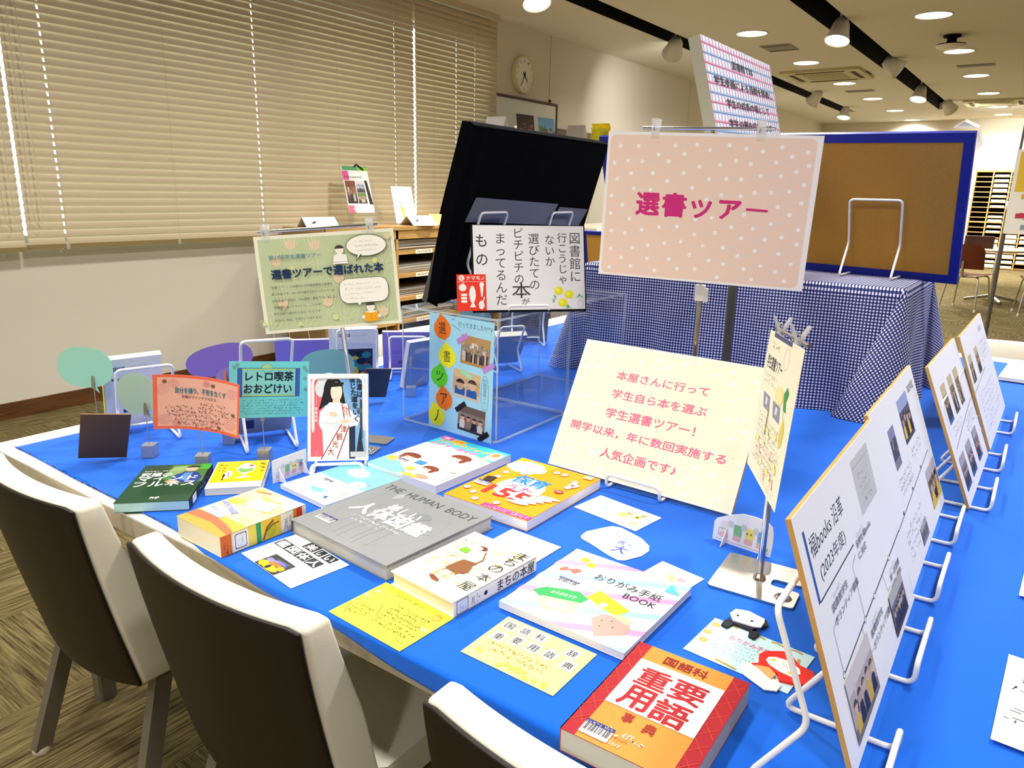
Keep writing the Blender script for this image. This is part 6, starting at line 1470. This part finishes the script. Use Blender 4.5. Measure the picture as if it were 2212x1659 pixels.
def d_turq(s):
    s.rect(.1, .12, .88, .62, '#86d6d2'); s.line([(.1, .12), (.88, .12), (.88, .62), (.1, .62)], .0014, '#2a5a4a', closed=True); s.ell(.47, .12, .07, .08, '#a6dc9a', 16, a0=pi, a1=2*pi); s.ring(.47, .12, .07, .08, .0006, '#2a5a4a', 20)
    s.rect(.1, .12, .155, .62, '#3f63b8'); s.rect(.83, .12, .885, .62, '#3f63b8'); s.line([(.155, .12), (.155, .62)], .001, '#1c2a4a'); s.line([(.83, .12), (.83, .62)], .001, '#1c2a4a'); s.line([(.155, .6), (.83, .6)], .002, '#b8d66a'); s.line([(.155, .14), (.83, .14)], .002, '#b8d66a')
    s.text('レトロ喫茶', .2, .18, .8, .345, '#16283c', .03); s.text('おおどけい', .18, .4, .78, .56, '#16283c', .03)
    s.para(.08, .66, .95, .95, 6, '#3f6f80', 26, 4, .0006)
    for a, v in ((.06, .1), (.1, .06), (.94, .1), (.97, .16), (.95, .3), (.96, .5)): s.dot(a, v, .004, '#7aa8a4')
s = Sheet(.171, .131, .0006, '#74dbe0'); d_turq(s)
tag(s.build('turquoise_sign', mw=poseM((-1.389, 1.006, .893), 58, -.7, -4)), 'turquoise sign with bold black lettering on a cube clip stand', 'sign')

# ---- books seen from behind along the left side
def backbook(lab, ctr, yaw, lean, w, h, t_, col, back=None, spine_col=None, roll=0., pages=P_WHITE, spine='L'):
    """faces away from the camera: its back cover is what shows"""
    M = poseM(ctr, yaw, lean, roll)
    return book(lab, M @ Matrix.Rotation(pi, 4, 'Y') @ Matrix.Translation((0, 0, -t_/2)), w, h, t_, col, lambda s: None, spine, spine_col, pages=pages, group='books standing upright on the display', back=back)
def d_bk(s): s.barcode(.12, .1, .38, .2); s.barcode(.12, .26, .38, .33); s.scrib(.45, .1, .75, .13, '#7a7f8c', 12, 3, .0005); s.scrib(.45, .15, .6, .17, '#7a7f8c', 6, 4, .0005); s.rect(.3, .74, .62, .79, '#2c3a7a')
backbook('hardcover seen from behind with bar codes and yellow spine, at the left end', (-1.835, .925, .832), 73, -19, .135, .2, .02, '#ece9e0', d_bk, '#ecdf5a', 1.0, spine='R')
easel('wire easel holding the bar coded book at the left end of the table', -1.80, .925, .7205, 253, .9, .126, .02, .03, 19)
s = Sheet(.098, .132, .003, '#5d4632', side='#8a6a48'); tag(s.build('brown_card', mw=poseM((-1.664, .763, .786), 62, -26, -9)), 'bare brown cardboard back leaning on the wire easel at lower left', 'card back')
backbook('blue grey paperback seen from behind under the turquoise sign', (-1.545, 1.1, .785), 62, -30, .13, .12, .014, '#a9a9b0', lambda s: s.rect(.1, .6, .3, .85, '#39456a'), '#39456a')
easel('wire easel under the turquoise sign', -1.575, 1.115, .7205, 242, 1.3, .115, .02, .03, 28)
backbook('purple book seen from behind, tall, under the green poster', (-1.86, 1.5, .79), 50, -12, .2, .18, .012, '#8474c2', None, '#b9aedb')
def d_gb(s): s.barcode(.15, .08, .45, .18); s.scrib(.5, .1, .8, .14, '#8a90a0', 8, 2, .0006); s.rect(.12, .36, .9, .95, '#2a2f44'); R = random.Random(3); [s.ell(R.uniform(.2, .85), R.uniform(.42, .9), .1, .06, R.choice(('#b83a44', '#2f7f84', '#3c6a5a', '#d8b04a', '#1c2030')), 10) for k in range(22)]
backbook('pale grey book with a dark picture on its back, behind the chrome pole', (-1.765, 1.6, .818), 52, -14, .15, .2, .014, '#e4e2e0', d_gb, '#e6e6ee')
easel('wire easel holding the pale grey book behind the teal bubble', -1.735, 1.585, .7205, 232, .95, .12, .02, .03, 15)
s = Sheet(.075, .1, .004, '#4c4a4e'); tag(s.build('grey_card', mw=poseM((-1.56, 1.5, .782), 60, -20, -6)), 'dark grey card back right of the upright white book', 'card back')
backbook('purple paperback seen from behind left of the clear box', (-1.745, 1.83, .8), 42, -15, .17, .15, .014, '#7f71bd', lambda s: (s.line([(.0, .62), (1, .5)], .0008, '#a99fd6'), s.rect(.3, .72, .75, .8, '#5a4f94')), '#cfc7e6')
easel('wire easel behind the cube clip stand, seen through the clear box', -1.715, 1.80, .7205, 222, .7, .12, .02, .03, 16)
backbook('grey patterned book edge on between purple book and blue paper', (-1.6, 1.72, .8), 80, -14, .1, .16, .02, '#b9bac4', None, '#6a6f7c')
backbook('dark brown book with a blue spine seen through the clear boxes', (-1.76, 2.55, .8), 45, -14, .2, .17, .016, '#54504c', None, '#1c2a86', spine='R')
easel('wire easel of the dark brown book, seen through the clear boxes', -1.74, 2.53, .7205, 225, .9, .13, .02, .03, 15)
backbook('open looking grey book with cream page edge seen through the clear box', (-1.54, 2.12, .795), 60, -35, .12, .14, .024, '#8c8e90', None, '#8c8e90', pages=P_CREAM)
easel('wire easel of the grey book inside the view of the clear box', -1.565, 2.11, .7205, 240, .8, .09, .02, .03, 32)

# ---- things at the right edge
def d_r(s): s.rect(.0, .0, .95, .3, '#f4eebc'); [s.dot(.1+.17*k, .55+.03*(k % 2), .002, '#6a6a5a') for k in range(5)]; s.scrib(.1, .7, .8, .8, '#b0a890', 9, 2, .0008)
book('cream booklet lying at the far right edge of the table', flatM(.035, 3.27, .7245, -3), .24, .33, .012, '#f8f4e8', d_r, 'L', pages=P_CREAM)
def d_rp(s): s.para(.02, .2, .9, .8, 5, '#4a4a4a', 6, 3, .002)
card('paper_sheet', 'white sheet with black lettering cut by the lower right edge', flatM(.135, 1.05, .7245, -2), .2, .215, '#fafafa', d_rp, 'paper', group=None)
card('paper_sheet', 'white sheet corner at the right edge above the lettered sheet', flatM(.145, 1.44, .7245, -2), .2, .16, '#fafafa', None, 'paper', group=None)
